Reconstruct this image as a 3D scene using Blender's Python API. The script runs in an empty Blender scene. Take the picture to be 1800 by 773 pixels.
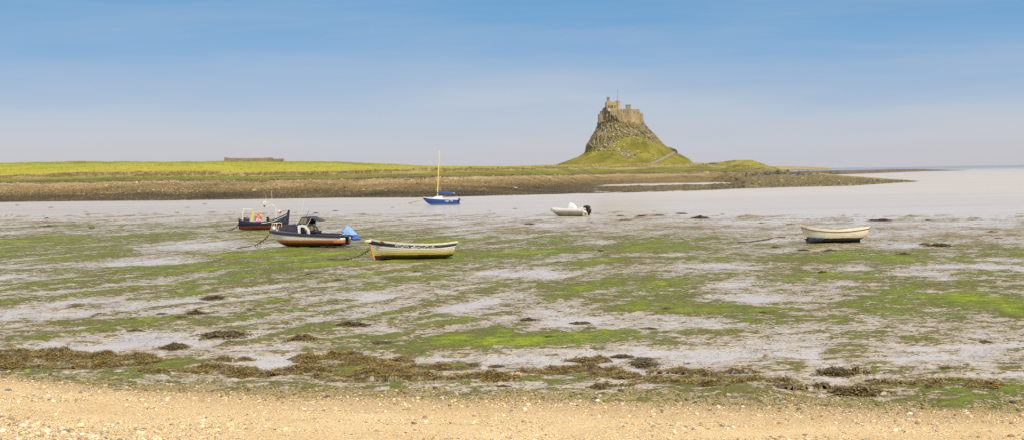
import bpy, math, random
import numpy as np
from mathutils import Vector, Matrix
from mathutils.bvhtree import BVHTree
R = math.radians
random.seed(7); RNG = np.random.default_rng(11)
scene = bpy.context.scene
C = scene.collection
# ------------------------------------------------------------------ camera
FPX = 2200.0; CAMH = 5.0
pitch = math.atan(82.5/FPX); roll = math.atan(0.0155)
F = np.array([0, math.cos(pitch), -math.sin(pitch)])
U0 = np.array([0, math.sin(pitch), math.cos(pitch)]); R0 = np.array([1., 0, 0])
RR = math.cos(roll)*R0 - math.sin(roll)*U0
UU = math.sin(roll)*R0 + math.cos(roll)*U0
cam = bpy.data.cameras.new('camera'); camo = bpy.data.objects.new('camera', cam); C.objects.link(camo)
cam.sensor_width = 36; cam.lens = 36*FPX/1800; cam.clip_end = 60000; cam.clip_start = 0.5
camo.matrix_world = Matrix(((RR[0], UU[0], -F[0], 0), (RR[1], UU[1], -F[1], 0), (RR[2], UU[2], -F[2], CAMH), (0, 0, 0, 1)))
scene.camera = camo
def ray(px, py): return F + (px-900)/FPX*RR + (386.5-py)/FPX*UU
def P(px, py, Y):
    d = ray(px, py); d = d/d[1]*Y; return Vector((d[0], d[1], CAMH+d[2]))
def G(px, py, z=0.0):
    d = ray(px, py); k = (z-CAMH)/d[2]; return Vector((d[0]*k, d[1]*k, z))
def hor(px): return 304 + (900-px)*0.0155
# vectorised depth/px of ground points
def to_px(X, Y, Z):
    v = np.stack([X, Y, Z-CAMH], -1)
    c = v@F
    return 900+FPX*(v@RR)/c, 386.5-FPX*(v@UU)/c
# ------------------------------------------------------------------ noise
_perm = np.random.default_rng(3).permutation(256); _perm = np.concatenate([_perm, _perm])
_ga = np.random.default_rng(4).uniform(0, 2*math.pi, 256)
_gx = np.cos(_ga); _gy = np.sin(_ga)
def perlin(x, y):
    xi = np.floor(x).astype(np.int64); yi = np.floor(y).astype(np.int64)
    xf = x-xi; yf = y-yi; xi &= 255; yi &= 255
    u = xf*xf*xf*(xf*(xf*6-15)+10); v = yf*yf*yf*(yf*(yf*6-15)+10)
    def g(ix, iy, fx, fy):
        h = _perm[_perm[ix & 255]+(iy & 255)]; return _gx[h]*fx+_gy[h]*fy
    a = g(xi, yi, xf, yf); b = g(xi+1, yi, xf-1, yf); c = g(xi, yi+1, xf, yf-1); d = g(xi+1, yi+1, xf-1, yf-1)
    return ((a+(b-a)*u)+((c+(d-c)*u)-(a+(b-a)*u))*v)*1.5
def fbm(x, y, o=5, seed=0, gain=0.5):
    x = np.asarray(x, float); y = np.asarray(y, float)
    s = np.zeros(np.broadcast(x, y).shape); a = 1.0; t = 0
    for i in range(o):
        s += a*perlin(x+seed*17.3+i*5.1, y-seed*9.7+i*3.3); t += a; a *= gain; x = x*2.03; y = y*2.03
    return s/t*1.6
def sstep(a, b, x):
    t = np.clip((x-a)/(b-a), 0, 1); return t*t*(3-2*t)
# ------------------------------------------------------------------ object helpers
def tag(o, label=None, cat=None, group=None, kind=None):
    if label: o['label'] = label
    if cat: o['category'] = cat
    if group: o['group'] = group
    if kind: o['kind'] = kind
    return o
def link(name, me, mats, parent=None):
    o = bpy.data.objects.new(name, me); C.objects.link(o)
    for m in (mats if isinstance(mats, (list, tuple)) else [mats]): me.materials.append(m)
    if parent: o.parent = parent
    return o
def empty(name, loc, rz=0, rx=0, ry=0):
    o = bpy.data.objects.new(name, None); C.objects.link(o); o.location = loc
    o.rotation_euler = (rx, ry, rz); o.empty_display_size = .2; return o
def fast_mesh(name, V, Fc, smooth=True, attrs=None, cols=None, mi=None):
    """V (n,3), Fc (m,k) all faces same size"""
    V = np.asarray(V, np.float32); Fc = np.asarray(Fc, np.int32)
    me = bpy.data.meshes.new(name); k = Fc.shape[1]
    me.vertices.add(len(V)); me.vertices.foreach_set('co', V.ravel())
    me.loops.add(Fc.size); me.loops.foreach_set('vertex_index', Fc.ravel())
    me.polygons.add(len(Fc)); me.polygons.foreach_set('loop_start', np.arange(len(Fc), dtype=np.int32)*k)
    me.polygons.foreach_set('loop_total', np.full(len(Fc), k, np.int32))
    me.polygons.foreach_set('use_smooth', np.full(len(Fc), smooth))
    if mi is not None: me.polygons.foreach_set('material_index', np.asarray(mi, np.int32))
    me.update(calc_edges=True)
    for n, a in (attrs or {}).items():
        at = me.attributes.new(n, 'FLOAT', 'POINT'); at.data.foreach_set('value', np.asarray(a, np.float32).ravel())
    if cols is not None:
        at = me.attributes.new('col', 'FLOAT_COLOR', 'POINT')
        cc = np.ones((len(V), 4), np.float32); cc[:, :3] = cols; at.data.foreach_set('color', cc.ravel())
    return me
def grid_faces(nr, nc, wrap=False):
    i = np.arange(nr-1)[:, None]; j = np.arange(nc if wrap else nc-1)[None, :]
    j2 = (j+1) % nc
    return np.stack([i*nc+j, i*nc+j2, (i+1)*nc+j2, (i+1)*nc+j], -1).reshape(-1, 4)
class MB:
    def __init__(s): s.v = []; s.f = []; s.m = []
    def add(s, v, f, mi=0):
        n = len(s.v); s.v += [tuple(p) for p in v]; s.f += [tuple(i+n for i in q) for q in f]; s.m += [mi]*len(f); return s
    def box(s, c, d, rz=0, mi=0, taper=1.0):
        hx, hy, hz = d[0]/2, d[1]/2, d[2]/2; cs, sn = math.cos(rz), math.sin(rz); v = []
        for z in (-1, 1):
            t = taper if z > 0 else 1
            for x, y in ((-1, -1), (1, -1), (1, 1), (-1, 1)):
                X, Y = x*hx*t, y*hy*t; v.append((c[0]+X*cs-Y*sn, c[1]+X*sn+Y*cs, c[2]+z*hz))
        return s.add(v, [(3, 2, 1, 0), (4, 5, 6, 7), (0, 1, 5, 4), (1, 2, 6, 5), (2, 3, 7, 6), (3, 0, 4, 7)], mi)
    def prism(s, pts, y0, y1, mi=0):
        """pts (x,z) outline counter-clockwise seen from -y; extruded y0..y1"""
        n = len(pts); v = [(x, y0, z) for x, z in pts]+[(x, y1, z) for x, z in pts]
        f = [tuple(range(n)), tuple(range(2*n-1, n-1, -1))]
        for i in range(n): j = (i+1) % n; f.append((j, i, i+n, j+n))
        return s.add(v, f, mi)
    def tube(s, pts, r, n=8, mi=0, cap=True, closed=False):
        pts = [Vector(p) for p in pts]; m = len(pts); rs = r if isinstance(r, (list, tuple)) else [r]*m; v = []
        for i, p in enumerate(pts):
            a = pts[(i-1) % m] if (i or closed) else p; b = pts[(i+1) % m] if (i < m-1 or closed) else p
            t = (b-a).normalized(); up = Vector((0, 0, 1)) if abs(t.z) < .95 else Vector((0, 1, 0))
            q = t.cross(up).normalized(); w = q.cross(t)
            for k in range(n):
                an = 2*math.pi*k/n; v.append(p+(q*math.cos(an)+w*math.sin(an))*rs[i])
        f = []
        for i in range(m if closed else m-1):
            j = (i+1) % m
            for k in range(n): k2 = (k+1) % n; f.append((i*n+k, j*n+k, j*n+k2, i*n+k2))
        if cap and not closed: f.append(tuple(range(n))); f.append(tuple((m-1)*n+k for k in range(n-1, -1, -1)))
        return s.add(v, f, mi)
    def ell(s, c, r, nu=16, nv=10, mi=0, noise=0, seed=0):
        v = []; rg = random.Random(seed)
        for i in range(nv+1):
            ph = math.pi*i/nv
            for k in range(nu):
                th = 2*math.pi*k/nu; q = 1+noise*(math.sin(3*th+seed)*math.sin(2*ph)+.6*math.sin(7*th+5*ph+seed)+.5*rg.uniform(-1, 1)*math.sin(ph))
                v.append((c[0]+r[0]*math.sin(ph)*math.cos(th)*q, c[1]+r[1]*math.sin(ph)*math.sin(th)*q, c[2]+r[2]*math.cos(ph)*q))
        f = []
        for i in range(nv):
            for k in range(nu): k2 = (k+1) % nu; f.append((i*nu+k, (i+1)*nu+k, (i+1)*nu+k2, i*nu+k2))
        return s.add(v, f, mi)
    def build(s, name, mats, parent=None, smooth=False, bevel=0):
        me = bpy.data.meshes.new(name); me.from_pydata(s.v, [], s.f); me.update()
        me.polygons.foreach_set('material_index', s.m)
        if smooth: me.polygons.foreach_set('use_smooth', [True]*len(s.f))
        o = link(name, me, mats, parent)
        if bevel:
            b = o.modifiers.new('b', 'BEVEL'); b.width = bevel; b.segments = 2; b.limit_method = 'ANGLE'
        return o
# ------------------------------------------------------------------ materials
class NT:
    def __init__(s, name):
        s.m = bpy.data.materials.new(name); s.m.use_nodes = True; s.t = s.m.node_tree; s.t.nodes.clear()
        s.out = s.n('ShaderNodeOutputMaterial'); s.b = s.n('ShaderNodeBsdfPrincipled'); s.l(s.b.outputs[0], s.out.inputs[0])
    def n(s, t, **k):
        n = s.t.nodes.new(t)
        for a, b in k.items(): setattr(n, a, b)
        return n
    def l(s, a, b): s.t.links.new(a, b)
    def put(s, sock, v):
        if isinstance(v, bpy.types.NodeSocket): s.l(v, sock)
        elif isinstance(v, (tuple, list)) and len(v) == 3 and sock.type == 'RGBA': sock.default_value = (*v, 1)
        else: sock.default_value = v
    def co(s, scale=(1, 1, 1)):
        c = s.n('ShaderNodeTexCoord').outputs['Object']
        if scale == (1, 1, 1): return c
        m = s.n('ShaderNodeMapping'); s.l(c, m.inputs[0]); m.inputs['Scale'].default_value = scale; return m.outputs[0]
    def noise(s, sc, det=3, rough=.5, vec=None, dist=0):
        n = s.n('ShaderNodeTexNoise'); n.inputs['Scale'].default_value = sc; n.inputs['Detail'].default_value = det
        n.inputs['Roughness'].default_value = rough; n.inputs['Distortion'].default_value = dist
        if vec is None: vec = s.co()
        s.l(vec, n.inputs['Vector']); return n.outputs[0]
    def voro(s, sc, vec=None, out='Color', feat='F1'):
        n = s.n('ShaderNodeTexVoronoi', feature=feat); n.inputs['Scale'].default_value = sc
        if vec is None: vec = s.co()
        s.l(vec, n.inputs['Vector']); return n.outputs[out]
    def attr(s, name, out='Fac'):
        a = s.n('ShaderNodeAttribute', attribute_name=name); return a.outputs[out]
    def math(s, op, a, b=None, clamp=False):
        n = s.n('ShaderNodeMath', operation=op, use_clamp=clamp); s.put(n.inputs[0], a)
        if b is not None: s.put(n.inputs[1], b)
        return n.outputs[0]
    def step(s, x, a, b):
        n = s.n('ShaderNodeMapRange', interpolation_type='SMOOTHSTEP'); s.put(n.inputs[0], x); n.inputs[1].default_value = a; n.inputs[2].default_value = b
        return n.outputs[0]
    def mix(s, f, a, b, mode='MIX'):
        n = s.n('ShaderNodeMix', data_type='RGBA', blend_type=mode); s.put(n.inputs[0], f); s.put(n.inputs[6], a); s.put(n.inputs[7], b); return n.outputs[2]
    def ramp(s, f, stops, interp='LINEAR'):
        n = s.n('ShaderNodeValToRGB'); s.put(n.inputs[0], f); e = n.color_ramp.elements; n.color_ramp.interpolation = interp
        while len(e) < len(stops): e.new(0.5)
        for i, (p, c) in enumerate(stops): e[i].position = p; e[i].color = (*c, 1)
        return n.outputs[0]
    def sep(s, v, i):
        n = s.n('ShaderNodeSeparateXYZ'); s.l(v, n.inputs[0]); return n.outputs[i]
    def bump(s, h, d=.02, st=1.0):
        n = s.n('ShaderNodeBump'); n.inputs['Strength'].default_value = st; n.inputs['Distance'].default_value = d; s.l(h, n.inputs['Height'])
        s.l(n.outputs[0], s.b.inputs['Normal']); return n.outputs[0]
    def base(s, c, rough=.6, spec=.5):
        s.put(s.b.inputs['Base Color'], c); s.put(s.b.inputs['Roughness'], rough); s.put(s.b.inputs['Specular IOR Level'], spec); return s
def simple(name, c, rough=.5, var=.25, sc=6, spec=.4, metal=0):
    t = NT(name); n = t.noise(sc, 4, .6); d = tuple(x*(1-var) for x in c); e = tuple(min(1, x*(1+var*.6)) for x in c)
    t.base(t.ramp(n, [(.3, d), (.7, e)]), rough, spec); t.b.inputs['Metallic'].default_value = metal
    t.bump(n, .004, .3); return t.m
def srgb(r, g, b):
    f = lambda c: (c/255/12.92) if c <= 10 else ((c/255+.055)/1.055)**2.4
    return (f(r), f(g), f(b))
# ------------------------------------------------------------------ world / sun
SUN_EL, SUN_AZ = R(48), R(148)      # azimuth measured clockwise from +Y (north)
w = bpy.data.worlds.new('World'); scene.world = w; w.use_nodes = True; nt = w.node_tree; nt.nodes.clear()
out = nt.nodes.new('ShaderNodeOutputWorld'); bg = nt.nodes.new('ShaderNodeBackground'); nt.links.new(bg.outputs[0], out.inputs[0])
bg.inputs[1].default_value = 0.1
sky = nt.nodes.new('ShaderNodeTexSky'); sky.sky_type = 'NISHITA'; sky.sun_disc = False
sky.sun_elevation = SUN_EL; sky.sun_rotation = SUN_AZ; sky.air_density = 1.0; sky.dust_density = 1.5; sky.ozone_density = 1.5
tc = nt.nodes.new('ShaderNodeTexCoord'); sp = nt.nodes.new('ShaderNodeSeparateXYZ'); nt.links.new(tc.outputs['Generated'], sp.inputs[0])
def wm(op, a, b):
    n = nt.nodes.new('ShaderNodeMath'); n.operation = op
    for i, v in enumerate((a, b)):
        if isinstance(v, bpy.types.NodeSocket): nt.links.new(v, n.inputs[i])
        else: n.inputs[i].default_value = v
    return n.outputs[0]
mp = nt.nodes.new('ShaderNodeMapping'); mp.inputs['Scale'].default_value = (1, 1, 7); nt.links.new(tc.outputs['Generated'], mp.inputs[0])
nz = nt.nodes.new('ShaderNodeTexNoise'); nz.inputs['Scale'].default_value = 3.2; nz.inputs['Detail'].default_value = 5; nz.inputs['Roughness'].default_value = .55; nt.links.new(mp.outputs[0], nz.inputs[0])
# left part of the sky a little cloudier
el = wm('ADD', sp.outputs[2], wm('MULTIPLY', wm('SUBTRACT', nz.outputs[0], .5), -.060))
el = wm('ADD', el, wm('MULTIPLY', sp.outputs[0], .012))
rp = nt.nodes.new('ShaderNodeValToRGB'); nt.links.new(el, rp.inputs[0])
stops = [(0, srgb(203, 200, 205)), (.022, srgb(200, 203, 212)), (.045, srgb(188, 200, 217)), (.068, srgb(163, 187, 217)), (.092, srgb(133, 174, 216)),
         (.12, srgb(114, 166, 212)), (.148, srgb(104, 158, 207)), (.20, srgb(165, 187, 212)), (.30, srgb(212, 210, 214)), (1, srgb(200, 208, 222))]
e = rp.color_ramp.elements
while len(e) < len(stops): e.new(.5)
for i, (p, c) in enumerate(stops): e[i].position = p; e[i].color = (*c, 1)
vm = nt.nodes.new('ShaderNodeVectorMath'); vm.operation = 'SCALE'; n2_ = nt.nodes.new('ShaderNodeTexNoise'); n2_.inputs['Scale'].default_value = 2.1; n2_.inputs['Detail'].default_value = 6; n2_.inputs['Roughness'].default_value = .6; n2_.inputs['Distortion'].default_value = .4
mp2 = nt.nodes.new('ShaderNodeMapping'); mp2.inputs['Scale'].default_value = (1, 1, 11); mp2.inputs['Location'].default_value = (3.1, 1.7, .4); nt.links.new(tc.outputs['Generated'], mp2.inputs[0]); nt.links.new(mp2.outputs[0], n2_.inputs[0])
mr_ = nt.nodes.new('ShaderNodeMapRange'); mr_.interpolation_type = 'SMOOTHSTEP'; nt.links.new(n2_.outputs[0], mr_.inputs[0]); mr_.inputs[1].default_value = .46; mr_.inputs[2].default_value = .74; mr_.inputs[4].default_value = .20
mc_ = nt.nodes.new('ShaderNodeMix'); mc_.data_type = 'RGBA'; nt.links.new(mr_.outputs[0], mc_.inputs[0]); nt.links.new(rp.outputs[0], mc_.inputs[6]); mc_.inputs[7].default_value = (*srgb(196, 200, 208), 1)
nt.links.new(mc_.outputs[2], vm.inputs[0]); vm.inputs['Scale'].default_value = 10.0
mx = nt.nodes.new('ShaderNodeMix'); mx.data_type = 'RGBA'; mx.inputs[0].default_value = 0.90
nt.links.new(sky.outputs[0], mx.inputs[6]); nt.links.new(vm.outputs[0], mx.inputs[7]); nt.links.new(mx.outputs[2], bg.inputs[0])
sun = bpy.data.lights.new('sun', 'SUN'); sun.energy = 4.2; sun.angle = R(1.5); sun.color = (1, .93, .82)
so = bpy.data.objects.new('sun', sun); C.objects.link(so)
sd = Vector((math.sin(SUN_AZ)*math.cos(SUN_EL), math.cos(SUN_AZ)*math.cos(SUN_EL), math.sin(SUN_EL)))
so.rotation_euler = sd.to_track_quat('Z', 'Y').to_euler(); so.location = (0, -20, 40)
scene.view_settings.view_transform = 'Standard'; scene.view_settings.look = 'None'; scene.view_settings.gamma = 1; scene.view_settings.exposure = 0
# ================================================================== MUDFLAT
# ground field: algae (A>0 green), pool (negative), computed in metres on the ground
blobs = [  # px, py, half-width px, half-height px, amplitude   (turned into ellipses on the ground)
 (60,423,110,7,1.0),(210,422,60,6,.6),(120,440,150,9,.5),(380,430,60,5,.35),(560,445,150,16,.75),(330,470,220,10,.45),(180,505,180,10,.4),(420,480,160,10,.4),
 (90,535,110,8,.45),(240,565,110,8,.5),(410,500,150,9,.35),(430,545,70,8,.6),(120,590,110,8,.2),(470,575,90,7,.2),
 (770,600,190,16,1.1),(920,597,130,13,1.1),(1090,588,90,12,1.1),(1180,600,90,10,.8),(620,618,140,10,.7),(520,597,70,8,.5),(340,638,110,10,.7),
 (1060,440,220,14,.55),(1200,430,130,12,.6),(1010,516,60,14,.8),(1110,500,120,14,.6),(1170,540,110,14,.85),(1300,548,100,7,.8),(1340,480,80,16,.5),
 (1480,455,170,12,.5),(1640,440,120,10,.3),(1600,505,190,14,.85),(1720,530,140,16,1.0),(1560,540,150,12,.7),(1780,545,70,18,.9),(1440,565,90,9,.6),(1780,440,90,14,.6),
 (1480,485,70,8,.6),(1760,500,90,9,.5),(1620,480,120,9,.4),(760,448,120,12,.6),(1390,645,60,10,.5),(1500,620,90,10,.25),(700,420,120,9,.25),
 (960,665,80,8,.7),(1780,690,100,8,.6),(1230,665,60,8,.5),(850,500,80,5,.3),(700,555,90,6,.4),
 (360,433,110,8,-1.3),(300,462,90,6,-1.2),(60,470,110,4,-1.1),(235,462,80,4,-1.0),(20,487,55,7,-1.2),(170,500,90,3.5,-1.0),(40,512,90,4,-.8),
 (140,530,80,3.5,-.9),(660,456,42,4,-1.8),(700,470,120,4,-.6),(300,530,120,5,-.9),(360,545,100,6,-1.0),(700,520,130,12,-.8),(560,520,110,8,-.5),(800,480,120,8,-.6),
 (690,585,60,9,-1.1),(860,540,150,14,-.7),(590,630,110,5,-.7),(470,625,70,6,-.9),(330,600,110,10,-.7),(150,612,70,8,-.8),(40,600,60,8,-.5),
 (930,480,90,8,-.9),(1020,447,40,3,-1.0),(1150,449,60,3,-1.0),(1290,470,70,9,-1.2),(1270,500,90,8,-1.0),(1330,525,90,7,-1.2),(1410,535,70,4,-.8),
 (1500,500,110,4,-.9),(1620,480,70,5,-1.5),(1700,468,70,4,-1.6),(1780,457,60,3,-1.5),(1700,490,90,3,-1.3),(1790,500,60,3,-1.2),(1660,510,35,4,-.9),(1700,546,60,4,-1.3),(1620,538,60,3,-1.0),
 (1050,560,190,8,-.8),(1250,570,120,10,-.9),(1000,640,160,8,-.7),(1200,625,120,8,-.6),(1420,600,100,9,-.6),(1620,620,200,14,-.6),(1760,660,100,8,-.9),(1450,665,110,6,-.8),
 (1180,408,60,3,-.3),(1330,425,60,4,-.9),(1600,432,70,5,-1.3),(1460,470,60,4,-.6),(1050,425,40,2.5,-.8),(620,480,60,4,-.6)]
BL = []
for px, py, hw, hh, a in blobs:
    c = G(px, py); e1 = G(px+hw, py); e2 = G(px, py-hh); e3 = G(px, py+hh)
    BL.append((c.x, c.y, abs(e1.x-c.x), max(.25, (e2.y-e3.y)/2), a))
def eff(X, Y):
    q = X/np.maximum(Y, 1); return Y+22*sstep(.08, .3, q)-32*(1-sstep(-.3, .02, q))
def fields(X, Y):
    wx = X+.9*fbm(X*.35, Y*.35, 3, 5); wy = Y+1.1*fbm(X*.35, Y*.35, 3, 6)
    A = .55*fbm(X*.16, Y*.12, 5, 1, .6)+.52*fbm(X*.75, Y*.95, 5, 2, .68)
    # gently slanted drainage streaks
    lw_ = 1-sstep(-6, 14, X); sl = fbm((X*.92-Y*.40)*.55, (X*.40+Y*.92)*.075, 4, 9, .6)
    A += (.20+.42*lw_)*sl+.10*fbm((X+.45*Y)*.10, (Y-.12*X)*.55, 3, 9)
    for cx, cy, rx, ry, a in BL:
        q = ((wx-cx)/rx)**2+((wy-cy)/ry)**2
        A += a*.60*np.exp(-q*1.1)
    px, py = to_px(X, Y, X*0)
    dist = Y
    near = 1-sstep(36, 48, dist)              # wetter close to the beach
    De = eff(X, Y); far = sstep(100, 128, De)  # bare sand beyond the boats
    A += .30*far*fbm(X*.07, Y*.30, 4, 14, .6)
    A = A-.03+.12*lw_*sstep(46, 56, Y)*(1-sstep(98, 112, Y))-.14*near-.30*far-.50*sstep(138, 185, De)
    return A
# dense fan-shaped grid: rows closer together near the camera
nc, nr = 1250, 1050
tx = np.linspace(-.56, .56, nc)
iy = np.linspace(1/13.0, 1/170.0, nr-40); ys = np.concatenate([1/iy, np.linspace(175, 420, 40)])
ys = np.sort(ys)
YY, TT = np.meshgrid(ys, tx, indexing='ij'); XX = TT*YY
A = fields(XX, YY)
detail = fbm(XX*2.2, YY*2.2, 4, 12, .6)
chan = sstep(120, 160, eff(XX, YY))             # ground sinks slowly under the channel
H = .075*np.clip(A, -1.3, .5)+.022*detail+.040
print('A stats', [round(float(np.percentile(A[(YY>38)&(YY<95)], q)), 2) for q in (10, 30, 50, 70, 90)])
H += .018*fbm(XX*.5, YY*.5, 3, 21)
# beyond the boats: bare sand with low ripples and a sheet of water on it
H -= chan*(.025+.08*sstep(140, 200, eff(XX, YY)))
H = H*(1-.4*sstep(110, 160, YY))
H -= .7*sstep(230, 330, YY)
V = np.stack([XX, YY, H], -1).reshape(-1, 3)
t = NT('mudflat')
a_ = t.attr('alg'); co = t.co()
n1 = t.noise(1.6, 6, .65); n2 = t.noise(9, 5, .65); n3 = t.noise(.22, 3); n4 = t.noise(34, 3, .6)
n5 = t.noise(3.2, 5, .7, t.co((.55, 1, 1)))
fine = t.math('ADD', t.math('MULTIPLY', t.math('SUBTRACT', n1, .5), 2.0), t.math('MULTIPLY', t.math('SUBTRACT', n2, .5), 2.8))
fine = t.math('ADD', fine, t.math('MULTIPLY', t.math('SUBTRACT', n5, .5), 2.9))
g = t.math('ADD', a_, fine)
green = t.step(g, -.08, .06)
tan = t.step(g, -.50, -.08)
mudc = t.ramp(n1, [(.34, (.30, .24, .18)), (.47, (.46, .385, .31)), (.62, (.59, .505, .425))])
tanc = t.ramp(n2, [(.34, (.22, .155, .07)), (.5, (.42, .32, .17)), (.66, (.58, .46, .30))])
br = t.math('ADD', t.math('MULTIPLY', a_, .62), t.math('MULTIPLY', t.math('SUBTRACT', n3, .5), .9))
br = t.math('ADD', br, t.math('MULTIPLY', t.math('SUBTRACT', n2, .5), 1.3)); br = t.math('ADD', br, t.math('MULTIPLY', t.math('SUBTRACT', n5, .5), 1.3))
gc = t.ramp(br, [(.0, (.17, .135, .045)), (.14, (.115, .12, .03)), (.30, (.135, .165, .022)), (.50, (.19, .235, .016)), (.70, (.29, .35, .011)), (1.0, (.40, .43, .01))])
gc = t.mix(t.math('MULTIPLY', t.step(n4, .50, .68), .8), gc, (.05, .055, .016))
gc = t.mix(t.math('MULTIPLY', t.step(n5, .56, .66), .35), gc, (.22, .19, .06))
far_ = t.attr('far'); olive = t.mix(t.step(n2, .4, .6), (.13, .10, .035), (.24, .19, .10))
gc = t.mix(far_, gc, olive)
c = t.mix(tan, mudc, tanc); c = t.mix(green, c, gc)
spk = t.step(t.noise(3.6, 6, .8), .572, .625)
c = t.mix(t.math('MULTIPLY', spk, .92), c, (.055, .042, .016))
t.b.inputs['IOR'].default_value = 1.36
rough = t.math('ADD', t.math('ADD', .17, t.math('MULTIPLY', tan, .28)), t.math('MULTIPLY', green, .25))
t.base(c, rough, .5)
t.put(t.b.inputs['Specular IOR Level'], t.math('SUBTRACT', .62, t.math('MULTIPLY', green, .45)))
t.b.inputs['Specular Tint'].default_value = (1, .95, .89, 1)
hh = t.math('ADD', n2, t.math('MULTIPLY', n4, .5)); hh = t.math('ADD', hh, t.math('MULTIPLY', green, .8))
t.bump(hh, .02, .8)
M_mud = t.m
me = fast_mesh('mudflat', V, grid_faces(nr, nc), attrs={'alg': A, 'far': sstep(96, 118, eff(XX, YY))})
tag(link('mudflat', me, M_mud), kind='structure')
def mud_h(x, y):
    """ground height at one point"""
    X = np.array([x], float); Y = np.array([y], float); A_ = fields(X, Y)
    h = .075*np.clip(A_, -1.3, .5)+.040+.018*fbm(X*.5, Y*.5, 3, 21)
    h -= sstep(120, 160, eff(X, Y))*(.025+.08*sstep(140, 200, eff(X, Y)))
    return float((h*(1-.4*sstep(110, 160, Y)))[0])
# ------------------------------------------------------------------ sea / standing water
t = NT('sea')
dd = t.attr('dist')
wv = t.noise(1.2, 4, .6, t.co((1, 2.2, 1))); wv2 = t.noise(7, 3, .6, t.co((.6, 1.6, 1)))
t.base(t.mix(dd, (.62, .54, .47), (.27, .28, .29)), .06, .5)
t.b.inputs['Specular Tint'].default_value = (1, .93, .84, 1)
t.b.inputs['IOR'].default_value = 1.33
wv3 = t.noise(.22, 4, .6, t.co((.5, 2.0, 1)))
hw = t.math('ADD', t.math('ADD', t.math('MULTIPLY', wv, 1.0), t.math('MULTIPLY', wv2, .35)), t.math('MULTIPLY', wv3, 4.0))
nb = t.n('ShaderNodeBump'); nb.inputs['Distance'].default_value = .05; t.l(hw, nb.inputs['Height'])
t.l(t.math('ADD', .16, t.math('MULTIPLY', t.math('MULTIPLY', t.attr('wav'), t.step(t.noise(.03, 4, .65, t.co((.35, 1, 1))), .35, .65)), .85)), nb.inputs['Strength']); t.l(nb.outputs[0], t.b.inputs['Normal'])
df = t.n('ShaderNodeBsdfDiffuse'); nq = t.math('ADD', t.math('MULTIPLY', t.noise(.035, 5, .65, t.co((.3, 1.6, 1))), .5), t.math('MULTIPLY', t.noise(.9, 4, .7, t.co((.35, 1.6, 1))), .5))
t.l(t.ramp(nq, [(.36, (.33, .295, .26)), (.5, (.42, .375, .33)), (.64, (.50, .45, .40))]), df.inputs[0]); ms = t.n('ShaderNodeMixShader'); t.l(t.math('MULTIPLY', t.math('SUBTRACT', 1.0, t.attr('far')), .38), ms.inputs[0])  # silt bands, plus fine ripple light and dark painted into the diffuse colour
t.l(t.b.outputs[0], ms.inputs[1]); t.l(df.outputs[0], ms.inputs[2]); t.l(ms.outputs[0], t.out.inputs[0])
t.put(t.b.inputs['Roughness'], t.math('ADD', .12, t.math('MULTIPLY', t.attr('wav'), .14)))
ysw = np.concatenate([np.linspace(-40, 100, 15), np.geomspace(110, 40000, 90)]); txw = np.linspace(-1, 1, 41)
Yw, Tw = np.meshgrid(ysw, txw, indexing='ij'); Xw = Tw*(60+np.abs(Yw)*1.2)
me = fast_mesh('sea', np.stack([Xw, Yw, Yw*0], -1).reshape(-1, 3), grid_faces(len(ysw), 41),
               attrs={'far': sstep(250, 2200, Yw), 'dist': sstep(400, 3000, Yw), 'wav': sstep(120, 330, Yw+.6*Xw)})
tag(link('sea', me, t.m), kind='structure')
# ================================================================== BEACH (near)
bx = np.array([-600, 0, 250, 500, 900, 1200, 1500, 1800, 2400]); by = np.array([640, 645, 664, 672, 676, 682, 688, 692, 700])
bd = np.array([G(a, b).y for a, b in zip(bx, by)]); bt = (bx-900)/FPX
def beach_h(X, Y):
    tt = X/np.maximum(Y, 3); d0 = np.interp(tt, bt, bd); s = d0-Y
    h = np.where(s > 0, .03*np.minimum(s, 3)+.098*np.maximum(s-2, 0), .03*s)
    h = np.where(h > 1.9, 1.9+(h-1.9)*.15, h)
    return h+.035*fbm(X*.7, Y*.7, 4, 31)+.012*fbm(X*4, Y*4, 3, 32), s
nb1, nb2 = 560, 760
yb = 1/np.linspace(1/7.0, 1/36.0, nb1); yb = np.concatenate([np.linspace(-8, 6.9, 20), yb]); nb1 += 20
tb = np.linspace(-.6, .6, nb2)
Yb, Tb = np.meshgrid(yb, tb, indexing='ij'); Xb = Tb*np.maximum(np.abs(Yb), 9)
Hb, Sb = beach_h(Xb, Yb)
t = NT('beach')
s_ = t.attr('inl'); n1 = t.noise(28, 5, .7); n2 = t.noise(3, 4, .6); v1 = t.voro(42); v2 = t.voro(95)
sh = t.math('ADD', s_, t.math('MULTIPLY', t.math('SUBTRACT', n2, .5), 2.4))
sand = t.ramp(n1, [(.33, (.34, .19, .06)), (.5, (.74, .51, .23)), (.66, (.90, .71, .41))])
gr = t.sep(v1, 0); sand = t.mix(t.step(gr, .86, .9), sand, (.20, .15, .10)); gr2 = t.sep(v1, 1); sand = t.mix(t.step(gr2, .88, .93), sand, (.80, .70, .55))
gr3 = t.sep(v2, 0); sand = t.mix(t.step(gr3, .82, .85), sand, (.27, .19, .11))
sand = t.mix(.30, sand, t.ramp(t.noise(.6, 3), [(.3, (.66, .42, .16)), (.7, (.92, .68, .34))]))
low = t.ramp(n1, [(.36, (.06, .06, .015)), (.44, (.22, .19, .04)), (.52, (.34, .24, .09)), (.62, (.60, .46, .28))])
mid = t.ramp(n1, [(.3, (.22, .14, .06)), (.5, (.46, .31, .14)), (.7, (.66, .48, .26))])
c = t.mix(t.step(sh, .9, 3.2), low, mid); c = t.mix(t.step(sh, 3.2, 7.2), c, sand)
t.base(c, t.math('ADD', .45, t.math('MULTIPLY', t.step(sh, .5, 3), .4)), .35)
t.bump(t.math('ADD', n1, gr), .012, .8)
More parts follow.
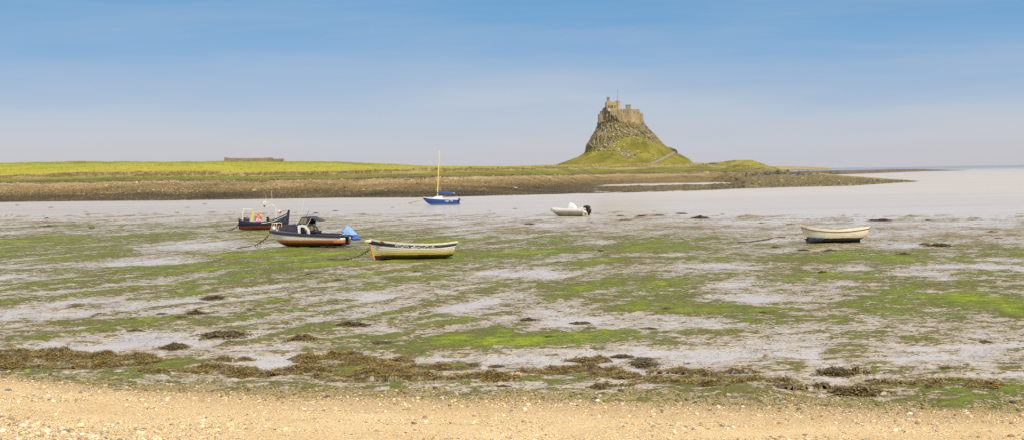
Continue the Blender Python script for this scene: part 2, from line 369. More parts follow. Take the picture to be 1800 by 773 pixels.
me = fast_mesh('beach', np.stack([Xb, Yb, Hb], -1).reshape(-1, 3), grid_faces(nb1, nb2), attrs={'inl': Sb})
tag(link('beach', me, t.m), kind='structure')
# ------------------------------------------------------------------ scatter helpers
def ico():
    p = (1+5**.5)/2; v = np.array([(-1, p, 0), (1, p, 0), (-1, -p, 0), (1, -p, 0), (0, -1, p), (0, 1, p), (0, -1, -p), (0, 1, -p), (p, 0, -1), (p, 0, 1), (-p, 0, -1), (-p, 0, 1)])/math.sqrt(1+p*p)
    f = np.array([(0, 11, 5), (0, 5, 1), (0, 1, 7), (0, 7, 10), (0, 10, 11), (1, 5, 9), (5, 11, 4), (11, 10, 2), (10, 7, 6), (7, 1, 8), (3, 9, 4), (3, 4, 2), (3, 2, 6), (3, 6, 8), (3, 8, 9), (4, 9, 5), (2, 4, 11), (6, 2, 10), (8, 6, 7), (9, 8, 1)])
    return v, f
def scatter_stones(name, pos, size, cols, mat, flat=.55, smooth=True, jit=.22):
    v, f = ico(); n = len(pos); k = len(v)
    a = RNG.uniform(0, 2*math.pi, n); sx = RNG.uniform(.7, 1.35, n); sy = RNG.uniform(.7, 1.2, n); sz = flat*RNG.uniform(.6, 1.3, n)
    P_ = v[None]*(1+RNG.uniform(-jit, jit, (n, k, 1)))
    P_ = P_*np.stack([sx, sy, sz], -1)[:, None]*size[:, None, None]
    ca, sa = np.cos(a)[:, None], np.sin(a)[:, None]; tl = RNG.uniform(-.3, .3, (n, 1))
    x = P_[..., 0]*ca-P_[..., 1]*sa; y = P_[..., 0]*sa+P_[..., 1]*ca; z = P_[..., 2]+tl*x
    VV = np.stack([x, y, z], -1)+pos[:, None]
    FF = (f[None]+(np.arange(n)*k)[:, None, None]).reshape(-1, 3)
    me = fast_mesh(name, VV.reshape(-1, 3), FF, smooth, cols=np.repeat(cols, k, 0)); return link(name, me, mat)
def blades(pos, length, width, lift, cols, curl=.3, tw=.7):
    """strap-like fronds: 2-segment strips; returns V,F,cols"""
    n = len(pos); a = RNG.uniform(0, 2*math.pi, n); d = np.stack([np.cos(a), np.sin(a), np.zeros(n)], -1)
    q = np.stack([-np.sin(a), np.cos(a), RNG.uniform(-tw, tw, n)], -1)
    up = np.array([0, 0, 1.]); L = length[:, None]; W = width[:, None]
    p0 = pos; p1 = pos+d*L*.5+up*(lift[:, None]*L); p2 = pos+d*L+up*(lift*(1-curl*3)+RNG.uniform(-.15, .15, n))[:, None]*L
    VV = np.stack([p0-q*W*.4, p0+q*W*.4, p1-q*W, p1+q*W, p2-q*W*.3, p2+q*W*.3], 1).reshape(-1, 3)
    b = (np.arange(n)*6)[:, None, None]; FF = (np.array([[0, 1, 3, 2], [2, 3, 5, 4]])[None]+b).reshape(-1, 4)
    return VV, FF, np.repeat(cols, 6, 0)
def pick(cols, n, p=None, var=.25):
    c = np.array(cols)[RNG.choice(len(cols), n, p=p)]; return c*RNG.uniform(1-var, 1+var, (n, 1))
def colmat(name, rough=.7, spec=.3, sc=8):
    t = NT(name); c = t.attr('col', 'Color'); n = t.noise(sc, 4, .6)
    t.base(t.mix(1.0, c, t.ramp(n, [(.3, (.72, .72, .72)), (.7, (1.15, 1.15, 1.15))]), 'MULTIPLY'), rough, spec); return t.m
M_stone = colmat('pebble', .75, .3, 40); M_weed = colmat('wrack', .42, .45, 12); M_farstone = colmat('shore_rock', .8, .2, 2); M_grass = colmat('grass_blades', .8, .15, .5)
# pebbles on the beach
n = 130000
u = RNG.uniform(0, 1, n); Yp = 15.5+u*18.5; Xp = RNG.uniform(-.45, .45, n)*Yp
h, s = beach_h(Xp, Yp); patch = fbm(Xp*.5, Yp*.8, 3, 44)
left = np.exp(-((Xp+6.6)/2.2)**2-((Yp-18.0)/2.0)**2)
keep = (s > -1.2) & (RNG.uniform(0, 1, n) < (.50+1.4*np.clip(patch, -.4, 1)+.9*(s < 5)+.8*left))
Xp, Yp, h, s, left = Xp[keep], Yp[keep], h[keep], s[keep], left[keep]; n = len(Xp)
size = .007+.006*RNG.pareto(2.6, n); size = np.minimum(size, .05)*(1+.5*left)
cols = pick([(.74, .54, .27), (.80, .64, .38), (.38, .26, .13), (.22, .17, .11), (.80, .72, .56), (.52, .40, .26), (.62, .30, .18), (.30, .28, .26)], n, [.28, .2, .16, .09, .1, .1, .02, .05])
lw = (RNG.uniform(0, 1, n) < .75*(1-sstep(1.4, 4.4, s)))
cols[lw] = pick([(.14, .12, .04), (.24, .19, .06), (.17, .18, .035), (.30, .22, .10), (.38, .29, .12), (.10, .08, .05), (.46, .38, .26)], int(lw.sum()))
size[lw] *= 1.6
o = scatter_stones('beach_pebbles', np.stack([Xp, Yp, h+size*.15], -1), size, cols, M_stone)
tag(o, 'loose pebbles and broken shell strewn over the golden sand of the near beach', 'pebbles', kind='stuff')
# ------------------------------------------------------------------ wrack bank along the shoreline
weedblobs = [(30,621,70,6),(110,625,80,8),(200,634,90,9),(60,634,110,5),(250,640,40,7),(330,652,90,4),(420,654,60,4),(420,632,40,3),
 (560,632,60,5),(600,628,70,6),(650,640,80,9),(690,648,60,8),(640,660,90,7),(560,655,70,4),(510,652,60,4),(760,650,70,4),(800,664,90,5),(860,665,60,4),
 (730,663,60,6),(960,655,60,5),(1000,650,55,9),(1030,655,60,6),(1070,662,70,4),(1140,668,70,4),(1190,655,50,3),(1030,635,40,3),(1240,680,60,3),(1300,655,40,3),(1190,650,45,4),
 (1600,676,60,5),(1540,677,40,3),(1690,674,60,6),(1740,680,70,5),(1790,684,40,4),(1660,684,30,3),(1500,687,60,3),(1480,655,50,2.5),(50,645,60,4),(10,650,40,4),(900,668,50,3),(1180,673,90,3),(1320,672,70,3),(1420,682,70,3),(1250,664,50,3),(150,648,90,3),(450,662,80,3),(650,670,90,3)]
WB = []
for px, py, hw, hh in weedblobs:
    c = G(px, py); e1 = G(px+hw, py); e2 = G(px, py-hh); e3 = G(px, py+hh); WB.append((c.x, c.y, abs(e1.x-c.x), max(.12, (e2.y-e3.y)/2)))
def weed_d(X, Y):
    wx = X+.35*fbm(X*.9, Y*.9, 3, 61); wy = Y+.45*fbm(X*.9, Y*.9, 3, 62); D = np.zeros_like(X)
    for cx, cy, rx, ry in WB: D = np.maximum(D, np.exp(-(((wx-cx)/rx)**2+((wy-cy)/ry)**2)*.9))
    return D
Xq = RNG.uniform(-16, 16, 900000); Yq = RNG.uniform(26, 42, 900000)
Dq = weed_d(Xq, Yq)*(1+.5*fbm(Xq*1.5, Yq*1.5, 3, 63)); k = RNG.uniform(0.32, 1.2, len(Xq)) < Dq
Xq, Yq, Dq = Xq[k], Yq[k], Dq[k]; n = len(Xq)
if n > 170000: Xq, Yq, Dq = Xq[:170000], Yq[:170000], Dq[:170000]; n = 170000
def hump_f(X, Y, D): return sstep(.30, .75, D)*(.05+.16*np.clip(fbm(X*1.1, Y*1.1, 4, 64, .6)+.25, 0, 1))
hump = hump_f(Xq, Yq, Dq)
bhq = np.maximum(beach_h(Xq, Yq)[0], .0)
posq = np.stack([Xq, Yq, bhq+hump+RNG.uniform(-.01, .015, n)], -1)
top = np.clip(fbm(Xq*2.2, Yq*2.2, 3, 65)+.1, 0, 1)[:, None]
cq = pick([(.20, .125, .028), (.30, .20, .035), (.08, .05, .018), (.44, .29, .045), (.28, .25, .035)], n, [.28, .28, .16, .18, .10])*(1-.35*top)
VV, FF, CC = blades(posq, RNG.uniform(.04, .11, n), RNG.uniform(.006, .015, n), RNG.uniform(-.1, .35, n), cq, .3, .4)
gxw, gyw = np.meshgrid(np.linspace(-16, 16, 560), np.linspace(26, 42, 300)); dw = weed_d(gxw, gyw)*(1+.5*fbm(gxw*1.5, gyw*1.5, 3, 63))
hw_ = np.maximum(beach_h(gxw, gyw)[0], 0)+hump_f(gxw, gyw, dw)+.015*fbm(gxw*6, gyw*6, 3, 66)-.03*(dw < .34)-.02
Vw = np.stack([gxw, gyw, hw_], -1).reshape(-1, 3); Fw = grid_faces(300, 560); kf = (dw.ravel()[Fw] > .30).all(1); Fw = Fw[kf]
cw = (np.array([[.13, .09, .028]])*(1+.6*fbm(gxw*5, gyw*5, 3, 67).ravel()[:, None])); FF = np.concatenate([FF, Fw+len(VV)]); VV = np.concatenate([VV, Vw]); CC = np.concatenate([CC, np.clip(cw, .02, 1)])
tag(link('seaweed_bank', fast_mesh('seaweed_bank', VV, FF, False, cols=CC), M_weed), 'brown and ochre wrack piled in broken banks along the edge of the beach', 'seaweed', kind='stuff')
n = 60000; tq = RNG.uniform(-.43, .43, n); dq0 = np.interp(tq, bt, bd); sq = RNG.beta(2.0, 3.4, n)*7.5-2.4; Yq = dq0-sq; Xq = tq*Yq
kq = RNG.uniform(-.35, .7, n) < fbm(Xq*.8, Yq*1.2, 4, 68, .65); Xq, Yq, sq = Xq[kq], Yq[kq], sq[kq]; n = len(Xq)
posq = np.stack([Xq, Yq, np.maximum(beach_h(Xq, Yq)[0], .0)+.008], -1)
cq = pick([(.34, .24, .05), (.20, .21, .025), (.11, .075, .02), (.46, .33, .07), (.20, .30, .02)], n, [.3, .22, .22, .16, .10])
VV, FF, CC = blades(posq, RNG.uniform(.03, .09, n), RNG.uniform(.005, .014, n), RNG.uniform(0, .25, n), cq, .3, .3)
tag(link('beach_weed', fast_mesh('beach_weed', VV, FF, False, cols=CC), M_weed), 'short olive and yellow weed tangled among the stones at the top of the shoreline', 'seaweed', kind='stuff')
# thin scraps of weed all over the wet flats
n = 110000
u = RNG.uniform(0, 1, n); Yq = 1/(1/30+u*(1/125-1/30)); Xq = RNG.uniform(-.46, .46, n)*Yq
cl = fbm(Xq*.5, Yq*.5, 4, 71, .7); k = (RNG.uniform(-.25, 1.0, n) < cl) ; Xq, Yq = Xq[k], Yq[k]; n = len(Xq)
posq = np.stack([Xq, Yq, np.maximum(beach_h(Xq, Yq)[0]*(Yq < 33), .012)+.005], -1); sc = Yq/45
cq = pick([(.07, .055, .02), (.11, .085, .025), (.16, .14, .03), (.10, .14, .02), (.05, .04, .02)], n)
VV, FF, CC = blades(posq, RNG.uniform(.04, .13, n)*sc, RNG.uniform(.006, .02, n)*sc, RNG.uniform(.0, .12, n), cq, .3, .15)
tag(link('seaweed_scraps', fast_mesh('seaweed_scraps', VV, FF, False, cols=CC), M_weed), 'scattered scraps of dark weed lying over the wet green mudflat', 'seaweed', kind='stuff')
# ------------------------------------------------------------------ seaweed clumps (individual)
def clump_mesh(seed, tint):
    n_u, n_v = 40, 9; th = np.linspace(0, 2*math.pi, n_u, endpoint=False); rr = np.linspace(0, 1, n_v)
    Rr, Th = np.meshgrid(rr, th, indexing='ij'); edge = 1+.28*perlin(np.cos(Th)*1.7+seed, np.sin(Th)*1.7+seed)*1.5
    X = Rr*np.cos(Th)*edge; Y = Rr*np.sin(Th)*edge*.75
    hf = lambda X, Y, r: .30*(1-r**1.7)*(1+.7*fbm(X*2+seed, Y*2, 3, seed))+.02
    Z = hf(X, Y, Rr)-.04*Rr
    Vb = np.stack([X, Y, Z], -1).reshape(-1, 3); Fb = grid_faces(n_v, n_u, True)
    m = 1200; r = np.sqrt(RNG.uniform(0, 2.0, m)); r = np.where((r > 1.02) & (RNG.uniform(0, 1, m) < .45), r*.6, r); a = RNG.uniform(0, 2*math.pi, m)
    ed = 1+.28*perlin(np.cos(a)*1.7+seed, np.sin(a)*1.7+seed)*1.5
    bx_, by_ = r*np.cos(a)*ed, r*np.sin(a)*ed*.75
    pz = np.stack([bx_, by_, np.maximum(hf(bx_, by_, np.minimum(r, 1))-.02, 0)], -1)
    cc = pick([(.15, .10, .028), (.22, .15, .032), (.07, .05, .018), (.32, .215, .04)], m, [.35, .3, .2, .15])*np.array(tint)
    VV, FF, CC = blades(pz, RNG.uniform(.08, .24, m), RNG.uniform(.015, .045, m), RNG.uniform(-.25, .3, m), cc, .3, .4)
    V_ = np.concatenate([Vb, VV]); F_ = np.concatenate([Fb, FF+len(Vb)])
    CB = np.tile(np.array([[.06, .045, .018]])*np.array(tint), (len(Vb), 1))
    return fast_mesh('seaweed_clump', V_, F_, False, cols=np.concatenate([CB, CC]))
cm = [clump_mesh(s, tn) for s, tn in ((1, (1, 1, 1)), (2, (1.1, 1.05, 1)), (3, (.85, .85, .9)), (4, (1.25, 1.2, 1)), (5, (1, 1, 1)))]
for m_ in cm: m_.materials.append(M_weed)
cgreen = clump_mesh(6, (1.4, 2.0, .8)); cgreen.materials.append(M_weed)
GS = 'seaweed clumps stranded on the flats'
CL = [  # px, py(base), width px, label
 (84,399,25,'long low dark clump of weed on bare wet sand, far left, beyond the green algae'),
 (135,541,26,'dark weed clump in green algae at left, above the smaller pair of clumps'),
 (238,582,32,'brown weed clump on wet mud straight below a smaller one, left part of the flats'),
 (233,564,17,'small dark weed clump right above a larger brown clump, left part of the flats'),
 (284,553,24,'dark weed clump at the edge of a bright pool, left of a wider flat clump'),
 (343,553,38,'wide flat dark clump, right one of the trio by a bright pool'),
 (315,561,25,'thin low dark clump, nearest of the trio by a bright pool'),
 (377,526,40,'thin straggling clump of dark weed lying in a pale pool below the cruiser'),
 (444,546,22,'small flat dark clump on green algae right of the straggling clump'),
 (394,591,72,'long ridge of dark weed on wet mud, widest clump left of the centre'),
 (307,613,50,'broad brown clump just beyond the left wrack bank'),
 (596,495,16,'small dark clump in a pale pool below the yellow rowing boat'),
 (616,574,54,'long narrow dark clump on wet mud below the yellow rowing boat'),
 (534,599,52,'round topped brown clump on a green patch, left of the bright green swath'),
 (674,605,44,'brown clump at the far edge of the bright green swath beside a pale pool'),
 (829,643,30,'small olive clump between pools, left one of a pair in the near centre'),
 (872,645,34,'flat brown clump between pools, right one of a pair in the near centre'),
 (882,680,40,'dark clump at the very edge of the sand, below the pink and green boulder'),
 (1056,681,55,'low brown clump in a strip of water at the edge of the sand'),
 (1092,628,42,'tall dark brown clump standing in shallow water, right of the centre'),
 (1029,634,50,'flat dark clump left of the tall brown clump in shallow water'),
 (1134,633,40,'low brown clump just right of the tall brown clump in shallow water'),
 (1130,642,52,'dark topped clump on an olive weed patch below the tall brown clump'),
 (976,648,15,'small round dark clump at the far edge of the central wrack bank'),
 (1021,569,38,'compact dark clump on pale mud above the right end of the green swath'),
 (928,564,34,'thin dark clump on pale mud above the bright green swath'),
 (965,596,26,'low dark clump lying inside the bright green swath'),
 (1141,580,24,'dark olive clump at the top of the small green patch right of centre'),
 (1173,546,22,'small dark clump inside the green patch right of centre'),
 (982,463,18,'small dark clump in a pale pool between the yellow boat and the white dinghy'),
 (1231,385,35,'long thin dark clump on bare sand beyond the algae, right of the inflatable boat'),
 (1198,377,22,'dark stepped clump on bare sand, farthest and highest one right of the inflatable boat'),
 (1549,389,44,'wide dark mound of weed on bare sand beyond the cream dinghy'),
 (1626,430,26,'flat dark clump in a pool right of the cream dinghy, farther of a pair'),
 (1650,434,38,'wide flat dark clump in a pool right of the cream dinghy, nearer of a pair'),
 (1589,449,28,'thin dark clump just below and right of the cream dinghy'),
 (1412,441,22,'thin dark clump on the mud below the bow of the cream dinghy'),
 (1460,442,24,'thin dark clump on the mud straight below the middle of the cream dinghy'),
 (1446,482,22,'small dark clump on a green patch well below the cream dinghy'),
 (1469,657,64,'tall brown clump in water with a tail of weed to its right, near right'),
 (1539,671,48,'flat olive brown clump in water right of the tall clump, near right'),
 (1507,693,98,'big brown heap of weed on the edge of the sand, near right'),
 (1666,649,24,'small brown clump on the mud behind the right wrack bank'),
 (1697,642,20,'small olive clump on the mud, farther than the other one behind the right wrack bank'),
 (1382,681,30,'flat brown clump on the shoreline between the white stone and the sand'),
 (1732,603,26,'dark clump on green streaked mud at far right'),
 (1341,552,18,'small dark clump at the right end of a green streak beside a pale pool')]
small_far = [(127,392,14),(161,402,14),(211,400,12),(82,385,12),(931,395,20),(1099,388,20),(1127,382,20),(1158,380,18),(1338,393,10),(1482,380,10),(1631,388,12),(1389,396,12),
 (1716,385,10),(1743,409,14),(1754,420,18),(1563,430,12),(1362,437,18),(1055,443,16),(330,366,10),(360,360,8),(30,362,9),(90,366,10),(500,372,9),(555,376,14),(590,372,12),(640,378,10),(690,366,8),(860,372,8),(905,368,10),(1080,376,9),(1150,372,8),(1270,378,9),(1300,383,8),(1420,386,9),(1600,380,8),(1660,386,9),(1040,392,9),(1090,381,13)]
small_near = [(6,586,12),(165,557,10),(174,553,14),(156,598,8),(404,603,18),(549,484,24),(591,531,8),(689,563,16),(745,582,14),(806,653,16),(923,577,20),(1035,580,20),(1058,505,10),(934,679,10),(1210,640,12),(1300,600,12),(1560,590,10),(1330,668,12),(1780,640,16),(730,480,10),(850,560,8)]
def put_clump(px, py, wpx, label, i, green=False):
    p = G(px, py-1.0); sc = wpx*p.y/FPX/2
    o = bpy.data.objects.new('seaweed_clump', cgreen if green else cm[i % 5]); C.objects.link(o)
    o.location = (p.x, p.y, max(mud_h(p.x, p.y), 0, float(beach_h(np.array([p.x]), np.array([p.y]))[0][0]) if p.y < 35 else 0)-.01)
    o.scale = (sc, sc*random.uniform(.8, 1.7), sc*random.uniform(.5, .95)*(.8 if p.y > 100 else 1)); o.rotation_euler = (0, 0, random.choice([0, math.pi])+random.uniform(-.25, .25))
    tag(o, label, 'seaweed', GS)
for i, c_ in enumerate(CL): put_clump(*c_, i)
for i, c_ in enumerate(small_far): put_clump(*c_, 'small dark scrap of weed on bare wet sand beyond the green algae', i+2)
for i, c_ in enumerate(small_near): put_clump(*c_, 'small dark tuft of weed among the pools and green algae', i+1)
# individual shoreline stones
def stone(px, py, wpx, col, label, col2=None, hgt=.6):
    p = G(px, py); r = wpx*p.y/FPX/2; t = NT('stone'); n = t.noise(6/r*.12, 4)
    c = t.ramp(n, [(.35, tuple(x*.75 for x in col)), (.65, col)])
    if col2: c = t.mix(t.step(t.math('ADD', t.sep(t.co(), 2), t.math('MULTIPLY', n, r*.9)), r*1.0, r*.55), c, col2)
    t.base(c, .7); t.bump(n, .01, .5)
    m = MB(); m.ell((0, 0, 0), (r, r*.8, r*hgt), 20, 12, noise=.05, seed=int(px)); o = m.build('shore_stone', t.m, smooth=True)
    z = max(0, float(beach_h(np.array([p.x]), np.array([p.y]))[0][0])); o.location = (p.x, p.y, z+r*hgt*.45); o.rotation_euler = (0, .1, px)
    tag(o, label, 'stone', 'larger stones along the shoreline')
stone(910,663,19,(.62,.36,.22),'pink stone half covered in bright green algae, lying at the end of the wrack bank',(.25,.36,.02),.75)
stone(760,666,8,(.75,.70,.58),'small white stone on the brown wrack bank left of the centre')
stone(1377,664,11,(.72,.62,.38),'cream stone in shallow water near the small green tufts at right')
stone(1580,692,13,(.28,.27,.28),'smooth grey stone at the foot of the wrack bank, near right')
stone(1401,693,14,(.42,.29,.10),'ochre brown stone on the shoreline, near right')
stone(923,758,0+11,(.74,.66,.52),'pale flat stone on the near sand below the centre')
stone(16,736,12,(.20,.18,.16),'dark grey stone among pale pebbles at the left edge of the sand',None,.5)
stone(142,729,8,(.26,.24,.20),'grey pebble alone on the sand, near left')
stone(47,654,14,(.20,.22,.04),'green topped stone on the upper shingle at far left',(.22,.30,.03),.6)
# ================================================================== FAR SHORE
tab = [ # px, d0(None auto), y0, (y1,d1), (y2,d2), (y4,d4), (y5,d5), (y6,d6)
 (-500,0,366,350,18,331,45,322,70,318,85,297,470),
 (0,0,355.3,341,18,321.5,45,314,70,310,85,286.9,470),
 (150,0,353.5,339,18,320,45,311,70,304.5,85,283.7,470),
 (300,0,352.5,337,18,317.5,45,309.5,70,302.5,85,284.8,470),
 (450,0,350,336,18,317,45,309.6,70,303.3,85,282.6,480),
 (600,0,347.7,335,20,314.8,48,306.8,75,303,92,284.7,500),
 (680,0,347.5,334,20,313.5,50,305.5,78,300.5,95,288.0,530),
 (750,0,347,333,20,312,50,304,85,297.4,110,292.3,560),
 (900,0,343.3,328,30,308.5,90,299,130,296.5,160,292.8,600),
 (1050,0,340,323.6,200,306.5,250,296,280,290.5,315,288.5,640),
 (1200,0,336,320.9,195,303.5,240,293.5,275,289,305,287.3,660),
 (1260,0,333.8,319.5,195,302.5,230,293,262,289,290,286.5,620),
 (1282,0,332.5,319.9,170,302.3,215,295,240,290.5,255,282.8,590),
 (1300,0,331.7,320,85,302,180,296,215,291,235,281.2,580),
 (1330,0,331,319,60,303,175,298,205,293,225,282.6,570),
 (1345,0,330.6,318,60,304,170,299,200,296,215,289.5,560),
 (1370,0,329.8,318,55,306,150,302,170,300,180,297.5,520),
 (1400,0,328.7,317,50,308.5,120,306,130,305,140,303.6,480),
 (1440,0,328,317,45,310,110,307.5,125,306.3,135,305.5,490),
 (1500,0,326.7,319,40,314,100,312,130,311,160,310,540),
 (1545,0,323.5,320,25,317,60,315.5,80,314.5,100,313.8,500),
 (1602,0,320.3,319.4,10,318.6,20,318.1,30,317.8,40,317.5,470)]
T = []
for r in tab:
    px = r[0]; d0 = CAMH*FPX/(r[2]-hor(px)); row = [(d0-14, -.9), (d0, 0.0)]
    for y, d in ((r[3], d0+r[4]), (r[5], d0+r[6]), (r[7], d0+r[8]), (r[9], d0+r[10]), (r[11], r[12])):
        row.append((d, CAMH+(hor(px)-y)*d/FPX))
    row += [(row[-1][0]+60, row[-1][1]-2.5), (row[-1][0]+300, -3.0)]
    T.append([px, row])
pxs = np.array([r[0] for r in T]+[1650.]); Dt = np.array([[q[0] for q in r[1]] for r in T]); Zt = np.array([[q[1] for q in r[1]] for r in T])
Dt = np.vstack([Dt, Dt[-1]]); zz = Zt[-1].copy(); zz[:] = np.minimum(zz, 0)-1.2; Zt = np.vstack([Zt, zz])
ncol = 1000; cp = np.linspace(-480, 1650, ncol)
from bisect import bisect
def smooth_interp(x, xs, M):
    return np.stack([np.interp(x, xs, M[:, j]) for j in range(M.shape[1])], -1)
Dc = smooth_interp(cp, pxs, Dt); Zc = smooth_interp(cp, pxs, Zt)
k_ = np.ones(15)/15
for M_ in (Dc, Zc):
    for j in range(M_.shape[1]):
        M_[:, j] = np.convolve(np.pad(M_[:, j], 7, mode='edge'), k_, 'valid')
# rows: param s over features, denser on the visible beach
segs = [8, 26, 40, 22, 22, 60, 20, 12]; sv = np.concatenate([np.linspace(i, i+1, n_, endpoint=False) for i, n_ in enumerate(segs)]+[[8]])
Dg = np.stack([np.interp(sv, np.arange(9), Dc[i]) for i in range(ncol)], 1); Zg = np.stack([np.interp(sv, np.arange(9), Zc[i]) for i in range(ncol)], 1)
pg = np.tile(cp, (len(sv), 1)); Sg = np.tile(sv[:, None], (1, ncol))
Xg = (pg-900)/FPX*Dg+0.0
Sn = Sg+.22*fbm(Xg*.03, Dg*.05, 4, 81)+.10*fbm(Xg*.25, Dg*.25, 3, 82)
rocky = np.maximum(sstep(1240, 1340, pg)*(Sg < 2.9+2*sstep(1330, 1350, pg)), sstep(950, 1200, pg)*(Sg < 2.4))
rock_s = rocky*(Sg < 4); rocky = np.maximum(rocky, .45*sstep(1225, 1262, pg)*sstep(4.8, 5.0, Sg))
Zg = Zg+(.16+.35*rock_s)*fbm(Xg*.12, Dg*.12, 4, 83)*sstep(1.0, 1.4, Sg)+.5*fbm(Xg*.012, Dg*.02, 3, 84)*sstep(4.5, 5.5, Sg)*(1-sstep(5.7, 6.0, Sg))
Zg += .10*fbm(Xg*.15, Dg*.2, 3, 85)
# lagoon behind the bar on the right
dl = Dg-(np.interp(pg, [1050, 1320], [448, 458])); wl = sstep(1040, 1120, pg)*(1-sstep(1290, 1340, pg))
Zg += .45*np.exp(-((dl+95)/30)**2)*wl
lag = np.exp(-(dl/27)**2)*wl
print('lag z', Zg[:, int((1200+480)/2120*1000)][(Dg[:, 792]>380)&(Dg[:, 792]<480)])
Zg = Zg-lag*.75*np.clip(1-.25*fbm(Xg*.08, Dg*.08, 3, 86), 0, 2)
def shore_z(px, d):
    D1 = np.array([np.interp(px, cp, Dc[:, j]) for j in range(9)]); Z1 = np.array([np.interp(px, cp, Zc[:, j]) for j in range(9)]); return float(np.interp(d, D1, Z1))
t = NT('far_shore')
s_ = t.attr('zone'); rk = t.attr('rocky'); nA = t.noise(.9, 5, .7); nB = t.noise(.15, 4, .6); nC = t.noise(3.5, 3, .7); vv = t.voro(2.2)
sx = t.math('ADD', s_, t.math('MULTIPLY', t.math('SUBTRACT', nA, .5), .5)); f_ = t.math('DIVIDE', sx, 8.0)
shing = t.ramp(f_, [(1.0/8, (.06, .048, .028)), (1.85/8, (.095, .07, .035)), (2.2/8, (.20, .14, .05)), (2.6/8, (.30, .21, .085)), (2.93/8, (.46, .34, .18)),
    (3.0/8, (.13, .085, .045)), (3.12/8, (.19, .18, .035)), (3.85/8, (.23, .25, .035)), (4.05/8, (.42, .31, .15)), (4.9/8, (.36, .26, .12)), (5.08/8, (.40, .34, .05)), (5.6/8, (.37, .35, .035)), (5.9/8, (.25, .27, .035)), (6/8, (.17, .19, .03))])
spk = t.ramp(nC, [(.30, (.40, .37, .32)), (.5, (1, 1, 1)), (.72, (1.35, 1.3, 1.2))])
isg = t.step(s_, 3.9, 5.2); spk = t.mix(isg, spk, t.ramp(nB, [(.3, (.80, .92, .7)), (.7, (1.15, 1.05, 1.0))]))
c = t.mix(1.0, shing, spk, 'MULTIPLY'); c = t.mix(t.math('MULTIPLY', t.math('SUBTRACT', 1.0, isg), t.math('MULTIPLY', t.step(t.noise(.12, 5, .7, t.co((.5, 1.2, 1))), .46, .60), .55)), c, (.075, .055, .03))
rc = t.ramp(nC, [(.3, (.08, .07, .055)), (.5, (.19, .15, .07)), (.68, (.33, .26, .09))]); c = t.mix(t.math('MULTIPLY', rk, .85), c, rc)
# dry grass tint streaks
c = t.mix(t.math('MULTIPLY', t.step(t.noise(.05, 4, .6, t.co((1, 3, 1))), .52, .68), .55), c, t.mix(isg, c, (.46, .40, .09)))
t.base(c, .85, .2); t.bump(t.math('ADD', nC, nA), .25, .7)
P3 = np.stack([Xg, Dg, Zg], -1).reshape(-1, 3)
me = fast_mesh('far_shore', P3, grid_faces(len(sv), ncol), attrs={'zone': Sn, 'rocky': rocky})
tag(link('far_shore', me, t.m), kind='structure')
def shore_scatter(n, s0, s1, px0, px1, pw=1.0):
    pp = RNG.uniform(px0, px1, n); ss = s0+(s1-s0)*RNG.uniform(0, 1, n)**pw
    ci = (pp-cp[0])/(cp[1]-cp[0]); i0 = np.clip(np.round(ci).astype(int), 0, ncol-1)
    j = np.searchsorted(sv, ss); j = np.clip(j, 1, len(sv)-1); f = (ss-sv[j-1])/(sv[j]-sv[j-1])
    D = Dg[j-1, i0]*(1-f)+Dg[j, i0]*f; Z = Zg[j-1, i0]*(1-f)+Zg[j, i0]*f; return pp, ss, np.stack([(pp-900)/FPX*D, D, Z], -1)
pp, ss, pos = shore_scatter(64000, .98, 3.02, -60, 1640, 1.15)
kk = pos[:, 2] > -.10; pp, ss, pos = pp[kk], ss[kk], pos[kk]; n = len(pp)
sn = ss+.3*fbm(pos[:, 0]*.05, pos[:, 1]*.08, 4, 81)+RNG.normal(0, .18, n)+.35*np.exp(-((pp-1150)/300)**2)*-1
size = RNG.uniform(.06, .17, n)*(1+1.0*(RNG.uniform(0, 1, n) < .07))*(1+.5*(pp > 1250))
cd = pick([(.07, .06, .035), (.11, .085, .045), (.16, .12, .05), (.24, .19, .10)], n, [.42, .36, .16, .06]); co_ = pick([(.28, .20, .07), (.34, .24, .10), (.20, .14, .05), (.11, .08, .04), (.46, .35, .19)], n); cpz = pick([(.42, .31, .16), (.32, .22, .11), (.54, .42, .26), (.17, .12, .06)], n)
m1 = sstep(1.75, 2.15, sn)[:, None]; m2 = sstep(2.4, 2.8, sn)[:, None]; cc = (cd*(1-m1)+co_*m1)*(1-m2)+cpz*m2
wr = np.abs(ss-3.0) < .035; cc[wr] = pick([(.07, .045, .03), (.12, .08, .05)], int(wr.sum())); size[wr] *= 1.5; cc = cc*np.clip(1+.75*fbm(pos[:, 0]*.04, pos[:, 1]*.10, 4, 87), .35, 1.6)[:, None]
rg = (pp > 1310); cc[rg] = pick([(.08, .07, .055), (.13, .11, .07), (.24, .19, .07), (.33, .27, .08), (.16, .14, .12)], int(rg.sum()))
tag(scatter_stones('shore_rocks', pos, size, cc, M_farstone, .6), 'weed covered stones and shingle of the far foreshore, dark at the water, pale above', 'rocks', kind='stuff')
# dark rocky heap by the groyne
n = 800; pp = RNG.normal(1375, 26, n); dd_ = RNG.uniform(455, 485, n)
zz = np.array([max(.2, shore_z(a, b)) for a, b in zip(pp, dd_)])+RNG.uniform(-.3, .9, n)*np.exp(-((pp-1372)/30)**2)*(1+.8*np.sin(pp*.35))
tag(scatter_stones('boulder_heap', np.stack([(pp-900)/FPX*dd_, dd_, zz], -1), RNG.uniform(.25, .6, n), pick([(.09, .08, .075), (.15, .13, .11), (.22, .19, .15), (.12, .10, .07)], n), M_farstone, .75, False), 'dark heap of tumbled rocks at the right end of the far shore beside the groyne posts', 'rocks', kind='stuff')
